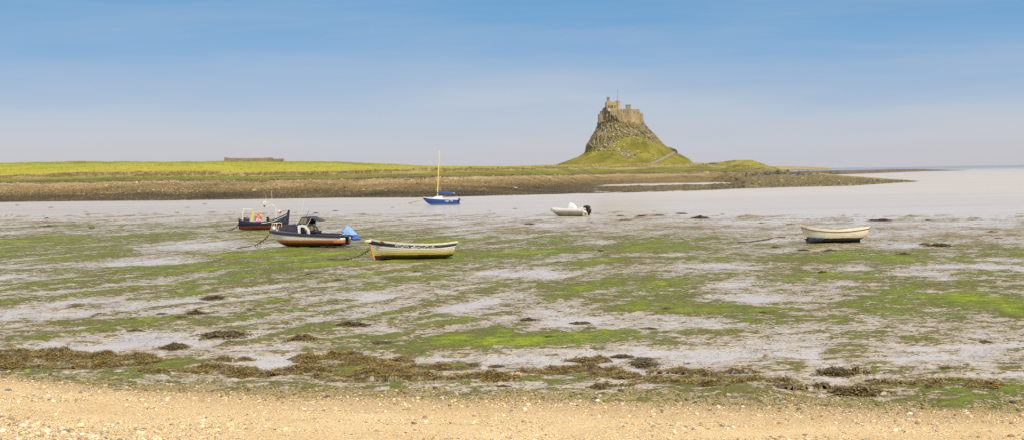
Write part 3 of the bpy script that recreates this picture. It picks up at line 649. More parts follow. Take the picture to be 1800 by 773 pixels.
# tufts: grass edge, reeds, skyline
def tufts(name, n, s0, s1, px0, px1, hmin, hmax, cols, label, pr=None):
    pp, ss, pos = shore_scatter(n, s0, s1, px0, px1); kk = (pos[:, 2] > .8); kk &= RNG.uniform(-.5, .7, len(pp)) < fbm(pos[:, 0]*.06, pos[:, 1]*.06, 4, 91); pos = pos[kk]; n = len(pos)
    VV = []; FF = []; CC = []; h = RNG.uniform(hmin, hmax, n); c = pick(cols, n, pr)
    b = 5; V_ = np.zeros((n, b*3, 3)); 
    for k in range(b):
        a = RNG.uniform(0, 2*math.pi, n); w_ = h*.16; dx, dy = np.cos(a)*w_, np.sin(a)*w_; ox = RNG.uniform(-.5, .5, n)*h; oy = RNG.uniform(-.5, .5, n)*h
        V_[:, k*3] = pos+np.stack([ox-dx, oy-dy, -h*.15], -1); V_[:, k*3+1] = pos+np.stack([ox+dx, oy+dy, -h*.15], -1)
        V_[:, k*3+2] = pos+np.stack([ox+RNG.uniform(-.5, .5, n)*h, oy+RNG.uniform(-.5, .5, n)*h, h*RNG.uniform(.5, 1, n)], -1)
    F_ = (np.arange(n*b)*3)[:, None]+np.array([[0, 1, 2]])
    tag(link(name, fast_mesh(name, V_.reshape(-1, 3), F_, False, cols=np.repeat(c, b*3, 0)), M_grass), label, 'grass', kind='stuff')
tufts('dry_grass', 16000, 4.0, 5.02, -60, 1345, .25, .7, [(.40, .29, .14), (.32, .22, .10), (.20, .14, .07), (.50, .38, .21), (.20, .19, .05)], 'band of dry tan grass and weeds between the foreshore turf and the green field')
tufts('turf_edge', 9000, 3.04, 3.9, -60, 1345, .12, .35, [(.16, .20, .03), (.22, .25, .03), (.13, .14, .03), (.30, .27, .05)], 'green turf along the top of the far shingle beach')
tufts('field_grass', 15000, 5.1, 5.98, -60, 1345, .15, .45, [(.32, .33, .03), (.40, .36, .04), (.26, .27, .035), (.44, .35, .07)], 'yellow green grass of the fields rising to the skyline')
# ------------------------------------------------------------------ castle hill
CD = 720.0; mpp = CD/FPX; c0 = P(1092, 300, CD); CX = c0.x
def zy(px, y, D=CD): return CAMH+(hor(px)-y)*D/FPX
zl = np.array([2, 8.3, 11.2, 13.8, 16.1, 20, 25, 28.9, 32.8, 40]); 
RL = np.array([165, 122, 95, 72, 62.5, 59.5, 50, 43, 39, 37])*mpp
RRt = np.array([150, 126, 117, 104, 88, 73, 60, 49, 40, 37])*mpp
zr = zl
RF = np.array([80, 62, 50, 38, 31, 25, 20, 16, 13, 12.]); RB = RF*1.1
nth, nlv = 720, 200
th = np.linspace(0, 2*math.pi, nth, endpoint=False); lv = np.linspace(0, 1, nlv)
ct, st = np.cos(th), np.sin(th)    # +x right, -y front
ztop = 32.0+4.6*np.exp(-((ct*12.5+6.5)/3.6)**2)*(st < .3)+.8*np.sin(th*9)+.5*np.sin(th*23)+1.2*np.exp(-((ct*12.5+1.)/4)**2)*(st < 0)
LV, TH = np.meshgrid(lv, th, indexing='ij'); CT, ST = np.cos(TH), np.sin(TH)
ZH = 3+LV*(ztop[None]-3)
rx = np.where(CT < 0, np.interp(ZH, zl, RL), np.interp(ZH, zr, RRt)); ry = np.where(ST < 0, np.interp(ZH, zl, RF), np.interp(ZH, zl, RB))
RD = 1/np.sqrt((CT/rx)**2+(ST/ry)**2)
rockm = sstep(15, 19, ZH+2.5*fbm(CT*3, ST*3+ZH*.1, 3, 95)+np.where(CT > .2, -3.5*CT, 0))
a1 = TH*6+ZH*.22
rid = 1-np.abs(fbm(a1, ZH*.10, 5, 96, .6))*1.6
RD = RD+rockm*(1.35*(rid-.55)+.7*fbm(TH*15, ZH*.5, 4, 97))*np.where(np.abs(CT) > .93, .55, 1.0)+(1-rockm)*.9*fbm(TH*8, ZH*.2, 4, 98)
ZZ = ZH+rockm*.7*fbm(TH*14, ZH*.35, 3, 99)*(1-LV**8)
XH = CX+RD*CT; YH = CD+RD*ST
Vh = np.stack([XH, YH, ZZ], -1).reshape(-1, 3); Fh = grid_faces(nlv, nth, True)
tc_ = np.array([[CX, CD, 32.5]]); nV = len(Vh)
# cap rings
cap = []; 
for q in (.75, .5, .25, .02):
    cap.append(np.stack([CX+RD[-1]*ct*q, CD+RD[-1]*st*q, ZZ[-1]*q+33*(1-q)], -1))
Vh = np.concatenate([Vh]+cap); Fc = grid_faces(5, nth, True)+(nlv-1)*nth; Fh = np.concatenate([Fh, Fc])
rk_all = np.concatenate([rockm.ravel(), np.ones(nth*4)])
def hill_mat(name):
    t = NT(name); rk = t.attr('rock'); n1 = t.noise(.45, 6, .7, t.co((1, 1, .55)), .4); n2 = t.noise(1.8, 5, .7); n3 = t.noise(.09, 3); ge = t.n('ShaderNodeNewGeometry')
    nz_ = t.sep(ge.outputs['Normal'], 2)
    rock = t.ramp(t.math('ADD', t.math('MULTIPLY', n1, .55), t.math('MULTIPLY', n2, .45)), [(.34, (.07, .058, .04)), (.45, (.165, .135, .088)), (.55, (.27, .215, .135)), (.68, (.44, .36, .24))])
    rock = t.mix(t.step(t.noise(.25, 4, .6), .5, .62), rock, t.mix(.5, rock, (.30, .24, .07)))
    rock = t.mix(t.math('MULTIPLY', t.step(t.noise(.16, 5, .7), .52, .60), t.step(n2, .46, .6)), rock, (.54, .47, .35))
    grass = t.ramp(t.math('ADD', t.math('MULTIPLY', n3, .6), t.math('MULTIPLY', n2, .4)), [(.35, (.12, .11, .025)), (.5, (.21, .19, .028)), (.62, (.33, .27, .05))])
    gm = t.math('ADD', rk, t.math('MULTIPLY', t.math('SUBTRACT', t.noise(.7, 5, .7), .5), 1.3)); f = t.step(gm, .40, .58)
    moss = t.math('MULTIPLY', t.step(nz_, .45, .75), t.step(t.noise(.3, 3), .42, .55)); f = t.math('MULTIPLY', f, t.math('SUBTRACT', 1.0, t.math('MULTIPLY', moss, .85)))
    grass = t.mix(t.math('MULTIPLY', t.step(t.noise(1.1, 5, .75), .5, .64), .6), grass, (.17, .13, .05))
    t.base(t.mix(f, grass, rock), .9, .15); t.bump(t.math('ADD', n1, t.math('MULTIPLY', n2, .5)), .8, .8); return t.m
M_hill = hill_mat('castle_crag')
me = fast_mesh('castle_hill', Vh, Fh, attrs={'rock': rk_all}); tag(link('castle_hill', me, M_hill), kind='structure')
bvh1 = BVHTree.FromPolygons([tuple(v) for v in Vh], [tuple(f) for f in Fh.tolist()])
# grassy apron in front of the crag
gp = P(1116, 300, 694); GX, GY = gp.x, gp.y; g_m = 694/FPX
zg = np.array([3, 8, 9.5, 12.5, 16, 19.5, 22, 23.6, 24.2]); rg_ = np.array([135, 104, 92, 73, 58, 43, 27, 14, 2.])*g_m
NL, NTt = 90, 420; lv = np.linspace(3, 24.2, NL); th2 = np.linspace(0, 2*math.pi, NTt, endpoint=False); Lg, Tg = np.meshgrid(lv, th2, indexing='ij')
rr = np.interp(Lg, zg, rg_); rr = rr*np.where(np.cos(Tg) < 0, 1.0+.0*Lg, .80); rr = rr+.8*fbm(np.cos(Tg)*3+Lg*.1, np.sin(Tg)*3, 4, 101)*sstep(0, 8, rr)+.25*fbm(Tg*12, Lg*.5, 3, 102)*sstep(0, 8, rr)
Xm = GX+rr*np.cos(Tg); Ym = GY+rr*np.sin(Tg)*.72
pxm, pym = to_px(Xm, Ym, Lg)
rkm = .85*np.exp(-((pxm-1102)/16)**2-((pym-270)/7)**2)+.6*np.exp(-((pxm-1147)/9)**2-((pym-276)/6)**2)+.5*np.exp(-((pxm-1080)/12)**2-((pym-262)/4)**2)
Vm = np.stack([Xm, Ym, Lg+.5*fbm(Xm*.1, Ym*.1, 3, 103)], -1).reshape(-1, 3); Fm = grid_faces(NL, NTt, True)
me = fast_mesh('grassy_mound', Vm, Fm, attrs={'rock': rkm}); tag(link('grassy_mound', me, M_hill), kind='structure')
bvh2 = BVHTree.FromPolygons([tuple(v) for v in Vm], [tuple(f) for f in Fm.tolist()])
bvh3 = BVHTree.FromPolygons([tuple(v) for v in P3], [tuple(f) for f in grid_faces(len(sv), ncol).tolist()])
def hit(px, py):
    d = Vector(ray(px, py)).normalized(); best = None
    for b in (bvh1, bvh2, bvh3):
        h = b.ray_cast(Vector((0, 0, CAMH)), d)
        if h[0] is not None and (best is None or h[3] < best[1]): best = (h[0], h[3])
    return best[0] if best else None
hp = []
for (cx_, cy_, sx_, sy_, k_n) in ((1101, 271, 10, 4, 150), (1147, 276, 6, 4, 45), (1072, 256, 12, 5, 120), (1130, 243, 16, 6, 110), (1098, 232, 14, 5, 80), (1050, 262, 9, 4, 50)):
    for _ in range(int(k_n*.7)): hp.append(hit(random.gauss(cx_, sx_), random.gauss(cy_, sy_)))
hp = np.array([tuple(v) for v in hp if v is not None and v.y < 718 and v.y > 640]); n = len(hp)
tag(scatter_stones('crag_boulders', hp, RNG.uniform(.2, .65, n), pick([(.46, .39, .27), (.34, .28, .19), (.22, .18, .13), (.58, .50, .36), (.32, .26, .10)], n), M_farstone, .7, False), 'pale boulders and outcrops strewn over the grassy flank of the castle crag', 'boulders', kind='stuff')
# causeway path up to the castle
pth = [(1139,289.5),(1146,287.5),(1154,284.5),(1162,281),(1169,277.5),(1176,273.5),(1181,270),(1184,267.5)]
pc = [hit(*p) for p in pth]; vs = []; 
for i, p in enumerate(pc):
    wd = 1.3; vs += [p+Vector((-wd, -.8, .18)), p+Vector((wd, .8, .18)), p+Vector((wd*1.1, .9, -1)), p+Vector((-wd*1.1, -.9, -1))]
fs = []
for i in range(len(pc)-1):
    for k in range(4): fs.append((i*4+k, i*4+(k+1) % 4, (i+1)*4+(k+1) % 4, (i+1)*4+k))
mbp = MB(); mbp.add(vs, fs); tag(mbp.build('path', simple('path_gravel', (.27, .22, .18), .9, .2, 2)), kind='structure')
# ------------------------------------------------------------------ castle
def stone_mat(name, lo, hi, sc=1.0, mortar=(.22, .18, .13)):
    t = NT(name); b = t.n('ShaderNodeTexBrick'); mpn = t.n('ShaderNodeMapping'); mpn.inputs['Rotation'].default_value = (R(90), 0, 0); t.l(t.co(), mpn.inputs[0]); t.l(mpn.outputs[0], b.inputs['Vector'])
    b.inputs['Scale'].default_value = sc; b.inputs['Brick Width'].default_value = 1.1; b.inputs['Row Height'].default_value = .45; b.inputs['Mortar Size'].default_value = .035
    b.inputs['Color1'].default_value = (*lo, 1); b.inputs['Color2'].default_value = (*hi, 1); b.inputs['Mortar'].default_value = (*mortar, 1)
    n = t.noise(.8, 5, .7); n2 = t.noise(.12, 3)
    c = t.mix(1.0, b.outputs[0], t.ramp(n, [(.3, (.6, .6, .58)), (.7, (1.2, 1.18, 1.1))]), 'MULTIPLY'); c = t.mix(t.step(n2, .45, .65), c, t.mix(.55, c, (.24, .20, .15)))
    c = t.mix(t.math('MULTIPLY', t.step(t.noise(.5, 5, .7, t.co((1, 1, .2))), .52, .66), .5), c, (.22, .18, .12))
    t.base(c, .9, .15); t.bump(t.math('ADD', n, b.outputs[1]), .1, .5); return t.m
M_cast = stone_mat('castle_stone', (.54, .40, .20), (.64, .48, .26)); M_cast2 = stone_mat('castle_stone_grey', (.36, .29, .20), (.44, .36, .25)); M_win = simple('window_dark', (.03, .03, .035), .3, .2)
cas = empty('castle', (CX, CD, 33)); tag(cas, 'small sandstone castle with towers and a flagpole on top of the steep crag', 'castle')
def cxp(px): return (px-1092)*mpp
def czp(px, y): return zy(px, y)-33
def cbox(name, x0, x1, yt, yb, y0, y1, mat, crenel=0, parent=cas, slope=0):
    X0, X1 = cxp(x0), cxp(x1); xm = (x0+x1)/2; zt, zb = czp(xm, yt), czp(xm, yb); m = MB()
    m.prism([(X0, zb), (X1, zb), (X1, zt-slope), (X0, zt)], y0, y1)
    # parapet coping and merlons
    if crenel:
        nme = max(2, int((X1-X0)/1.1)); 
        for i in range(nme):
            if i % 2 == 0: cx = X0+(i+.5)*(X1-X0)/nme; m.box((cx, y0+.25, zt-slope*(i/nme)+crenel/2), ((X1-X0)/nme*.98, .5, crenel)); m.box((cx, y1-.25, zt-slope*(i/nme)+crenel/2), ((X1-X0)/nme*.98, .5, crenel))
    return m.build(name, mat, parent, bevel=.05)
# battery wall: long curtain with a stepped plan, built as one mesh
m = MB(); zt = czp(1100, 195.5)
out_ = [(cxp(1083), -9.5), (cxp(1092), -11.0), (cxp(1106), -11.5), (cxp(1118), -10.0), (cxp(1124.3), -6.5), (cxp(1124.3), 6), (cxp(1083), 6)]
n_ = len(out_); zb_ = -14
m.add([(x, y, zb_) for x, y in out_]+[(x*1.0, y, zt-(.5 if i > 2 else 0)) for i, (x, y) in enumerate(out_)], [tuple(range(n_-1, -1, -1)), tuple(range(n_, 2*n_))]+[(i, (i+1) % n_, (i+1) % n_+n_, i+n_) for i in range(n_)])
for i in range(4):
    (xa, ya), (xb, yb2) = out_[i], out_[i+1]; L = math.hypot(xb-xa, yb2-ya); k = max(1, int(L/1.6)); an = math.atan2(yb2-ya, xb-xa)
    for q in range(k): f = (q+.5)/k; m.box((xa+(xb-xa)*f, ya+(yb2-ya)*f+.3, zt-(.25 if i > 1 else 0)+.3), (L/k*.62, .5, .55), an)
m.build('battery_wall', M_cast, cas, bevel=.04)
for wx, wy in ((1094.5, 199.5), (1101, 199.3), (1112, 200), (1119.5, 201)):
    yy_ = float(np.interp(cxp(wx), [p_[0] for p_ in out_[:5]], [p_[1] for p_ in out_[:5]])); w_ = MB(); w_.box((cxp(wx), yy_-.02, czp(wx, wy)), (.38, .14, .6)); w_.build('embrasure', M_win, cas)
cbox('roof_range', 1088, 1122, 194.0, 198, -5, 4, M_cast2)
ub = cbox('upper_block', 1065.8, 1083.2, 181.8, 214, -8.0, 3, M_cast, .45)
for wx in (1069.3, 1073.6, 1076.0, 1080.2):
    w_ = MB(); w_.box((cxp(wx), -8.03, czp(wx, 189.2)), (.50 if wx != 1074 else .45, .12, 1.05)); fr = w_.build('window', M_win, ub)
    s_m = MB(); s_m.box((cxp(wx), -8.08, czp(wx, 191.4)), (.85, .3, .16)); s_m.build('sill', M_cast2, fr)
w_ = MB(); w_.box((cxp(1078.5), -8.03, czp(1078, 184.6)), (.35, .12, .45)); w_.build('window', M_win, ub)
m = MB(); m.box((cxp(1069.3), -5.5, czp(1069, 178)), (1.5, 1.9, 3.4)); m.box((cxp(1069.3), -5.5, czp(1069, 173.6)), (1.8, 2.2, .35)); m.box((cxp(1068.9), -5.5, czp(1069, 172.6)), (.5, .5, .5)); m.build('chimney', M_cast2, cas, bevel=.04)
m = MB(); m.tube([(cxp(1086.3), -6.5, czp(1086, 215)), (cxp(1086.3), -6.5, czp(1086, 181.0))], 1.22, 24); m.tube([(cxp(1086.3), -6.5, czp(1086, 181.0)), (cxp(1086.3), -6.5, czp(1086, 179.3))], 1.36, 24)
m.build('round_tower', M_cast, cas)
m = MB(); m.tube([(cxp(1085.5), -6.5, czp(1085, 180)), (cxp(1085.5), -6.5, czp(1085, 159.5))], [.11, .06], 8); m.ell((cxp(1085.5), -6.5, czp(1085, 159.3)), (.13, .13, .13), 8, 6); m.build('flagpole', simple('pole_grey', (.16, .17, .18)), cas)
cbox('watch_tower', 1100.8, 1108.8, 186.2, 197, -4.5, -1.5, M_cast2); m = MB(); m.box((cxp(1104.8), -3, czp(1104, 186.0)), (2.95, 3.3, .35)); m.build('tower_coping', M_cast2, cas)
m = MB(); m.tube([(cxp(1126.3), -3.0, -14), (cxp(1126.3), -3.0, czp(1127, 200.2))], [2.0, 1.45], 20); m.build('corner_bastion', M_cast, cas)
cbox('corner_wall', 1124.3, 1130.3, 200.6, 222, -3.5, 4, M_cast2, 0)
cbox('outwork', 1129.5, 1132.3, 212.5, 224, -1.5, 3, M_cast2)
cbox('lower_wall', 1053.0, 1062.5, 202.4, 222, -5, 3, M_cast2, .35)
cbox('step_wall', 1056.3, 1062.0, 196.2, 216, -4.2, 2.5, M_cast2); cbox('gable_wall', 1060.8, 1066.4, 191.5, 216, -5.6, 2, M_cast2, 0, slope=-.9)
m = MB(); m.box((cxp(1066.3), -6.6, czp(1066, 186)), (1.3, 1.6, 3.2)); m.build('stair_turret', M_cast2, cas, bevel=.04)
m = MB(); m.prism([(cxp(1068.2), czp(1068, 197.5)), (cxp(1072.6), czp(1072, 197.5)), (cxp(1069.6), czp(1069, 192.5)), (cxp(1068.2), czp(1068, 192.2))], -9.2, -8.02); m.build('buttress', simple('pale_stone', (.60, .52, .40), .9, .15, 2), cas)
m = MB(); m.prism([(cxp(1071), czp(1071, 216)), (cxp(1083.5), czp(1083, 216)), (cxp(1083.5), czp(1083, 197.0)), (cxp(1071), czp(1071, 197.4))], -10.6, -8.2); m.build('retaining_wall', M_cast2, cas, bevel=.05)
# ------------------------------------------------------------------ walls in the landscape
M_dry = stone_mat('dry_stone', (.34, .25, .15), (.46, .35, .21), 1.6)
def wall_run(name, pts, h, label, cat='wall', mat=M_dry, rough=.15, th_=.5):
    """pts: list of (px,py_base,D); follows the ground"""
    q = []
    for (a, b) in zip(pts[:-1], pts[1:]):
        for i in range(12): f = i/12; q.append([a[j]+(b[j]-a[j])*f for j in range(3)])
    q.append(pts[-1]); m = MB(); vs = []
    for i, (px, py, D) in enumerate(q):
        p = P(px, py, D); hh_ = h*(1+random.uniform(-rough, rough)); vs += [(p.x, p.y, p.z-1), (p.x, p.y+th_, p.z-1), (p.x, p.y+th_*.8, p.z+hh_), (p.x, p.y+.1*th_, p.z+hh_)]
    fs = [(0, 1, 2, 3), tuple(len(vs)-4+k for k in (3, 2, 1, 0))]
    for i in range(len(q)-1):
        for k in range(4): fs.append((i*4+k, (i+1)*4+k, (i+1)*4+(k+1) % 4, i*4+(k+1) % 4))
    m.add(vs, fs); o = m.build(name, mat); tag(o, label, cat); return o
gar = empty('walled_garden', P(440, 283, 474)); tag(gar, 'roofless walled garden of pale stone on the skyline of the green field', 'walled garden')
def gpart(name, pts, th_=.6):
    m = MB(); L = gar.location; vs = []
    for px, yt, yb2, D in pts:
        a = P(px, yb2, D)-L; b = P(px, yt, D)-L; vs += [(a.x, a.y, a.z-1.2), (a.x, a.y+th_, a.z-1.2), (b.x, b.y+th_, b.z), (b.x, b.y, b.z)]
    fs = [(0, 1, 2, 3), tuple(len(vs)-4+k for k in (3, 2, 1, 0))]
    for i in range(len(pts)-1):
        for k in range(4): fs.append((i*4+k, (i+1)*4+k, (i+1)*4+(k+1) % 4, i*4+(k+1) % 4))
    m.add(vs, fs); m.build(name, M_dry, gar)
gpart('front_wall', [(396,277.9,282.5,468),(430,278.3,282.5,468),(463,278.2,282.5,468),(470,277.5,282.5,468),(477,277.2,282.5,468)])
gpart('corner_pier', [(394.2,277.2,283,467),(398.6,277.2,283,467)], 1.2)
gpart('side_wall', [(394.6,277.5,282.5,469),(397.5,277.9,282.5,486)]); gpart('end_wall', [(476.5,277.2,282.5,469),(479.5,278,282.5,486)]); gpart('back_wall', [(397,278.6,282,486),(480,278.4,282,486)])
gpart('low_annexe_wall', [(480,279.4,283,470),(497,279.3,283,470)]); gpart('annexe_pier', [(495.5,278.8,283.2,469.4),(498.2,278.8,283.2,469.4)], 1.0)
wall_run('stone_wall', [(952,295.5,570),(985,294.8,585),(1036,293.0,600)], .75, 'low dark dry stone wall on the grass left of the castle hill')
wall_run('stone_wall', [(1168,265,716),(1176,264,716),(1184,266,714),(1189.5,269,712),(1191,273,710)], 1.6, 'curved stone wall at the top of the path on the right shoulder of the castle hill', mat=M_cast2)
wall_run('stone_wall', [(445,309.2,372),(600,306.5,375),(700,303.6,378)], .5, 'long low tumbled wall at the foot of the green field below the walled garden', rough=.3)
wall_run('stone_wall', [(1040,292.6,618),(1110,291.4,625),(1170,290.6,628)], .55, 'pale low wall along the foot of the castle hill', mat=stone_mat('pale_wall', (.5, .38, .22), (.6, .46, .28), 1.6))
# small shrubs and a dark water trough
def leaf_bush(px, py, D, wpx, hpx, label, cols):
    p = P(px, py, D); s = D/FPX; rx_, rz_ = wpx*s/2, hpx*s; o = empty('shrub', p); tag(o, label, 'shrub', 'shrubs on the far shore')
    m = MB(); 
    for k in range(6): a = k; m.tube([(0, 0, -.2), (math.cos(a)*rx_*.4, math.sin(a)*rx_*.4, rz_*.6)], [.05, .015], 5)
    m.build('stem', simple('bark', (.12, .09, .06)), o)
    n = 1400; u = RNG.normal(0, 1, (n, 3)); u /= np.linalg.norm(u, axis=1)[:, None]; r = RNG.uniform(.45, 1, n)[:, None]**.5*(1+.25*np.sin(u[:, :1]*7)); q = u*r*np.array([rx_, rx_, rz_*.55])+np.array([0, 0, rz_*.5]); q[:, 2] = np.maximum(q[:, 2], 0)
    VV, FF, CC = blades(q, RNG.uniform(.1, .22, n), RNG.uniform(.03, .07, n), RNG.uniform(-.3, .6, n), pick(cols, n)); link('foliage', fast_mesh('foliage', VV, FF, False, cols=CC), M_grass, o)
leaf_bush(1185,295.5,600,13,5.5,'dark rounded shrub on the turf below the path up the castle hill',[(.10,.08,.05),(.16,.12,.07),(.08,.08,.03)])
leaf_bush(826,300.5,440,8,6,'dark upright shrub in the tan grass left of the stone wall',[(.12,.09,.05),(.18,.13,.07)])
leaf_bush(716,305,385,12,3.5,'low dark shrub in the tan grass left of the sailing boat mast',[(.14,.11,.05),(.20,.15,.06)])
leaf_bush(1254,289,600,14,2.5,'flat brown shrub on the skyline just right of the castle hill',[(.16,.12,.07),(.24,.17,.10)])
p = P(604.5,307,366); m = MB(); m.box((0, 0, .35), (1.9, .8, .8), .05); m.box((0, 0, .8), (2.0, .9, .12), .05); o = m.build('stone_trough', simple('trough', (.16, .13, .12)), bevel=.04); o.location = p; tag(o, 'small dark block shaped trough on the turf above the far shingle', 'trough')
# posts
M_post = simple('old_timber', (.10, .08, .065), .9, .3, 5)
def post(px, ytop, ybot, D, wd, label, grp):
    a = P(px, ybot, D); b = P(px, ytop, D); m = MB(); h = b.z-a.z
    m.tube([(0, 0, -.5), (random.uniform(-.05, .05)*h, 0, h*.6), (random.uniform(-.09, .09)*h, 0, h)], [wd, wd*.95, wd*.8], 8); o = m.build('wooden_post', M_post); o.location = a; tag(o, label, 'post', grp)
gg = 'groyne posts at the end of the far shore'
post(1459.5,299.5,309.5,505,.17,'tallest dark groyne post, standing alone at the water right of the rock heap',gg)
post(1471.5,302,309.5,505,.11,'shorter dark post just right of the tallest groyne post',gg)
post(1418.5,299,306.5,490,.12,'left one of two groyne posts standing close together by the rock heap',gg)
post(1422.0,299.5,307,490,.12,'right one of two groyne posts standing close together by the rock heap',gg)
for px in (1434,1440,1446,1452): post(px,304.5,308.5,498,.09,'one of the short groyne stumps between the close pair of posts and the tallest post',gg)
gf = 'fence posts at the foot of the green field'
post(436.5,304,309,365,.11,'thin fence post in the tan grass below the walled garden',gf); post(457,302.5,309,366,.16,'left one of two thick fence posts side by side below the walled garden',gf); post(459.5,302.5,309,366,.16,'right one of two thick fence posts side by side below the walled garden',gf); post(514.5,303.5,307.5,368,.14,'stubby fence post right of the pair below the walled garden',gf)
gk = 'fence posts on the skyline by the dune'
for px in (1250,1256,1262): post(px,285.8,289,600,.09,'one of the tiny fence posts on the skyline left of the grassy dune',gk)
# ------------------------------------------------------------------ distant spits
def spit(name, pts, mat, depth):
    """pts (px, ytop, ybase)"""
    V_ = []; prof = [(-.5, -.6), (-.5, 0), (-.2, .7), (0, 1), (.3, .9), (.5, -.6)]; xs = np.linspace(pts[0][0], pts[-1][0], 160)
    yt = np.interp(xs, [p[0] for p in pts], [p[1] for p in pts]); yb_ = np.interp(xs, [p[0] for p in pts], [p[2] for p in pts])
    for i, x in enumerate(xs):
        D0 = min(4000, CAMH*FPX/max(1.5, (yb_[i]-hor(x)))); Dm = D0+depth*.5; h = max(.05, CAMH+(hor(x)-yt[i])*Dm/FPX)
        for k, (a, b) in enumerate(prof): y = Dm+a*depth; V_.append(((x-900)/FPX*y, y, (h*b if b >= 0 else b)+(.12*h*perlin(np.array([x*.35]), np.array([k*1.0]))[0] if b > 0 else 0)))
    tag(link(name, fast_mesh(name, V_, grid_faces(160, len(prof)), True), mat), kind='structure')
t = NT('spit_rock'); n = t.noise(.25, 5, .7); t.base(t.ramp(n, [(.3, (.09, .07, .06)), (.55, (.17, .13, .09)), (.75, (.30, .22, .08))]), .9, .1); M_sr = t.m
t = NT('spit_sand'); n = t.noise(.05, 5, .7); z_ = t.sep(t.co(), 2); t.base(t.mix(t.step(z_, .8, 2.0), (.12, .10, .07), t.ramp(n, [(.3, (.28, .22, .08)), (.7, (.40, .32, .17))])), .9, .1); M_ss = t.m
spit('rocky_spit', [(1405,301,307.5),(1480,299.8,306.8),(1520,299.2,305.6),(1570,297.6,303.5),(1620,297.6,301.6),(1660,298.6,300.6),(1700,299.3,299.7)], M_sr, 60)
spit('sandy_spit', [(1325,293.2,300),(1370,292.3,299),(1430,293.4,298.0),(1446,294.4,297.6),(1458,295.6,297.2)], M_ss, 250)
#spit('marsh_spit', [(1340,297,306),(1400,297.5,306),(1450,298.6,304.5),(1480,299.5,304.0),(1500,301.5,303)], simple('marsh', (.42, .36, .09), .9, .3, .1), 50)
# ================================================================== BOATS
def bandmat(name, bands, wob=.02, rough=.35, dirt=.25, dcol=(.20, .15, .05), streak=6):
    """bands: [(z_upper, colour)...] bottom to top, painted bands by height on the hull"""
    t = NT(name); z = t.sep(t.co(), 2); n = t.noise(2.5, 4, .6); n2 = t.noise(9, 4, .7, t.co((streak/6, 1, .25)))
    zz = t.math('ADD', z, t.math('MULTIPLY', t.math('SUBTRACT', n, .5), wob*2)); c = bands[0][1]
    for (zu, _), (_, c2) in zip(bands[:-1], bands[1:]): c = t.mix(t.step(zz, zu-.008, zu+.008), c, c2)
    c = t.mix(t.math('MULTIPLY', t.step(n2, .52, .75), dirt), c, dcol); c = t.mix(.25, c, t.mix(1.0, c, t.ramp(t.noise(5, 3), [(.3, (.6, .6, .6)), (.7, (1.1, 1.1, 1.1))]), 'MULTIPLY'))
    t.base(c, rough, .4); t.bump(n2, .006, .3); return t.m
def hull_pts(L, st, ns=44, nr=11, p=.75, q=1.15, rake_b=0., rake_s=0., bowp=1.25):
    """st rows: (t, halfbeam, zkeel, zsheer); returns port-side grid x,y,z [ns,nr] from keel to sheer; stern at x=-L/2"""
    st = np.array(st); tt = np.linspace(0, 1, ns)
    def cub(j):  # smooth interpolation
        xs, v = st[:, 0], st[:, j]; m_ = np.gradient(v, xs); r = np.zeros_like(tt)
        for i, x in enumerate(tt):
            k = min(max(np.searchsorted(xs, x, side='right')-1, 0), len(xs)-2); h = xs[k+1]-xs[k]; u = (x-xs[k])/h
            r[i] = (2*u**3-3*u**2+1)*v[k]+(u**3-2*u**2+u)*h*m_[k]+(-2*u**3+3*u**2)*v[k+1]+(u**3-u**2)*h*m_[k+1]
        return r
    b = np.maximum(cub(1), .015); zk = cub(2); zs = cub(3); ss = np.linspace(0, 1, nr); X = np.zeros((ns, nr)); Yy = X.copy(); Z = X.copy()
    for i in range(ns):
        pp_ = p+(bowp-p)*sstep(.6, 1, tt[i]); ph = ss*math.pi/2
        Yy[i] = b[i]*np.sin(ph)**pp_; Z[i] = zk[i]+(zs[i]-zk[i])*(1-np.cos(ph)**q)
        fr = (Z[i]-zs[i])/max(1e-3, zs.max()); X[i] = -L/2+tt[i]*L+rake_b*fr*sstep(.7, 1, tt[i])-rake_s*fr*(1-sstep(0, .25, tt[i]))
    return X, Yy, Z
def hull_obj(name, X, Y, Z, mats, parent, thick=.035, toprows=0, clinker=0., sharp=None):
    ns, nr = X.shape; Yc = Y.copy()
    if clinker:   # lapped planks: each strake's lower edge stands out
        Xr = []; Yr = []; Zr = []; mi_rows = []
        for r in range(nr-1):
            for (rr_, off) in ((r, clinker if r > 0 else 0), (r+1, 0)): Xr.append(X[:, rr_]); Yr.append(Y[:, rr_]+off*np.minimum(1, Y[:, rr_]/.1)); Zr.append(Z[:, rr_]-(off*.2)); 
        X2, Y2, Z2 = np.stack(Xr, 1), np.stack(Yr, 1), np.stack(Zr, 1)
    else: X2, Y2, Z2 = X, Y, Z
    nr2 = X2.shape[1]
    full = np.concatenate([np.stack([X2, -Y2, Z2], -1)[:, ::-1], np.stack([X2, Y2, Z2], -1)[:, 1:]], 1); nw = full.shape[1]
    V_ = full.reshape(-1, 3).tolist(); f = grid_faces(ns, nw).tolist(); mi = []
    for i in range(ns-1):
        for j in range(nw-1):
            jj = min(j, nw-2-j); mi.append(1 if jj < toprows*(2 if clinker else 1) else 0)
    f.append(list(range(nw))); mi.append(2 if len(mats) > 2 else 0)
    me = bpy.data.meshes.new(name); me.from_pydata(V_, [], f); me.update(); me.polygons.foreach_set('material_index', mi); 
    me.polygons.foreach_set('use_smooth', [not clinker]*(len(f)-1)+[False])
    o = link(name, me, mats, parent); s = o.modifiers.new('t', 'SOLIDIFY'); s.thickness = thick; s.offset = 1 if True else 0
    return o
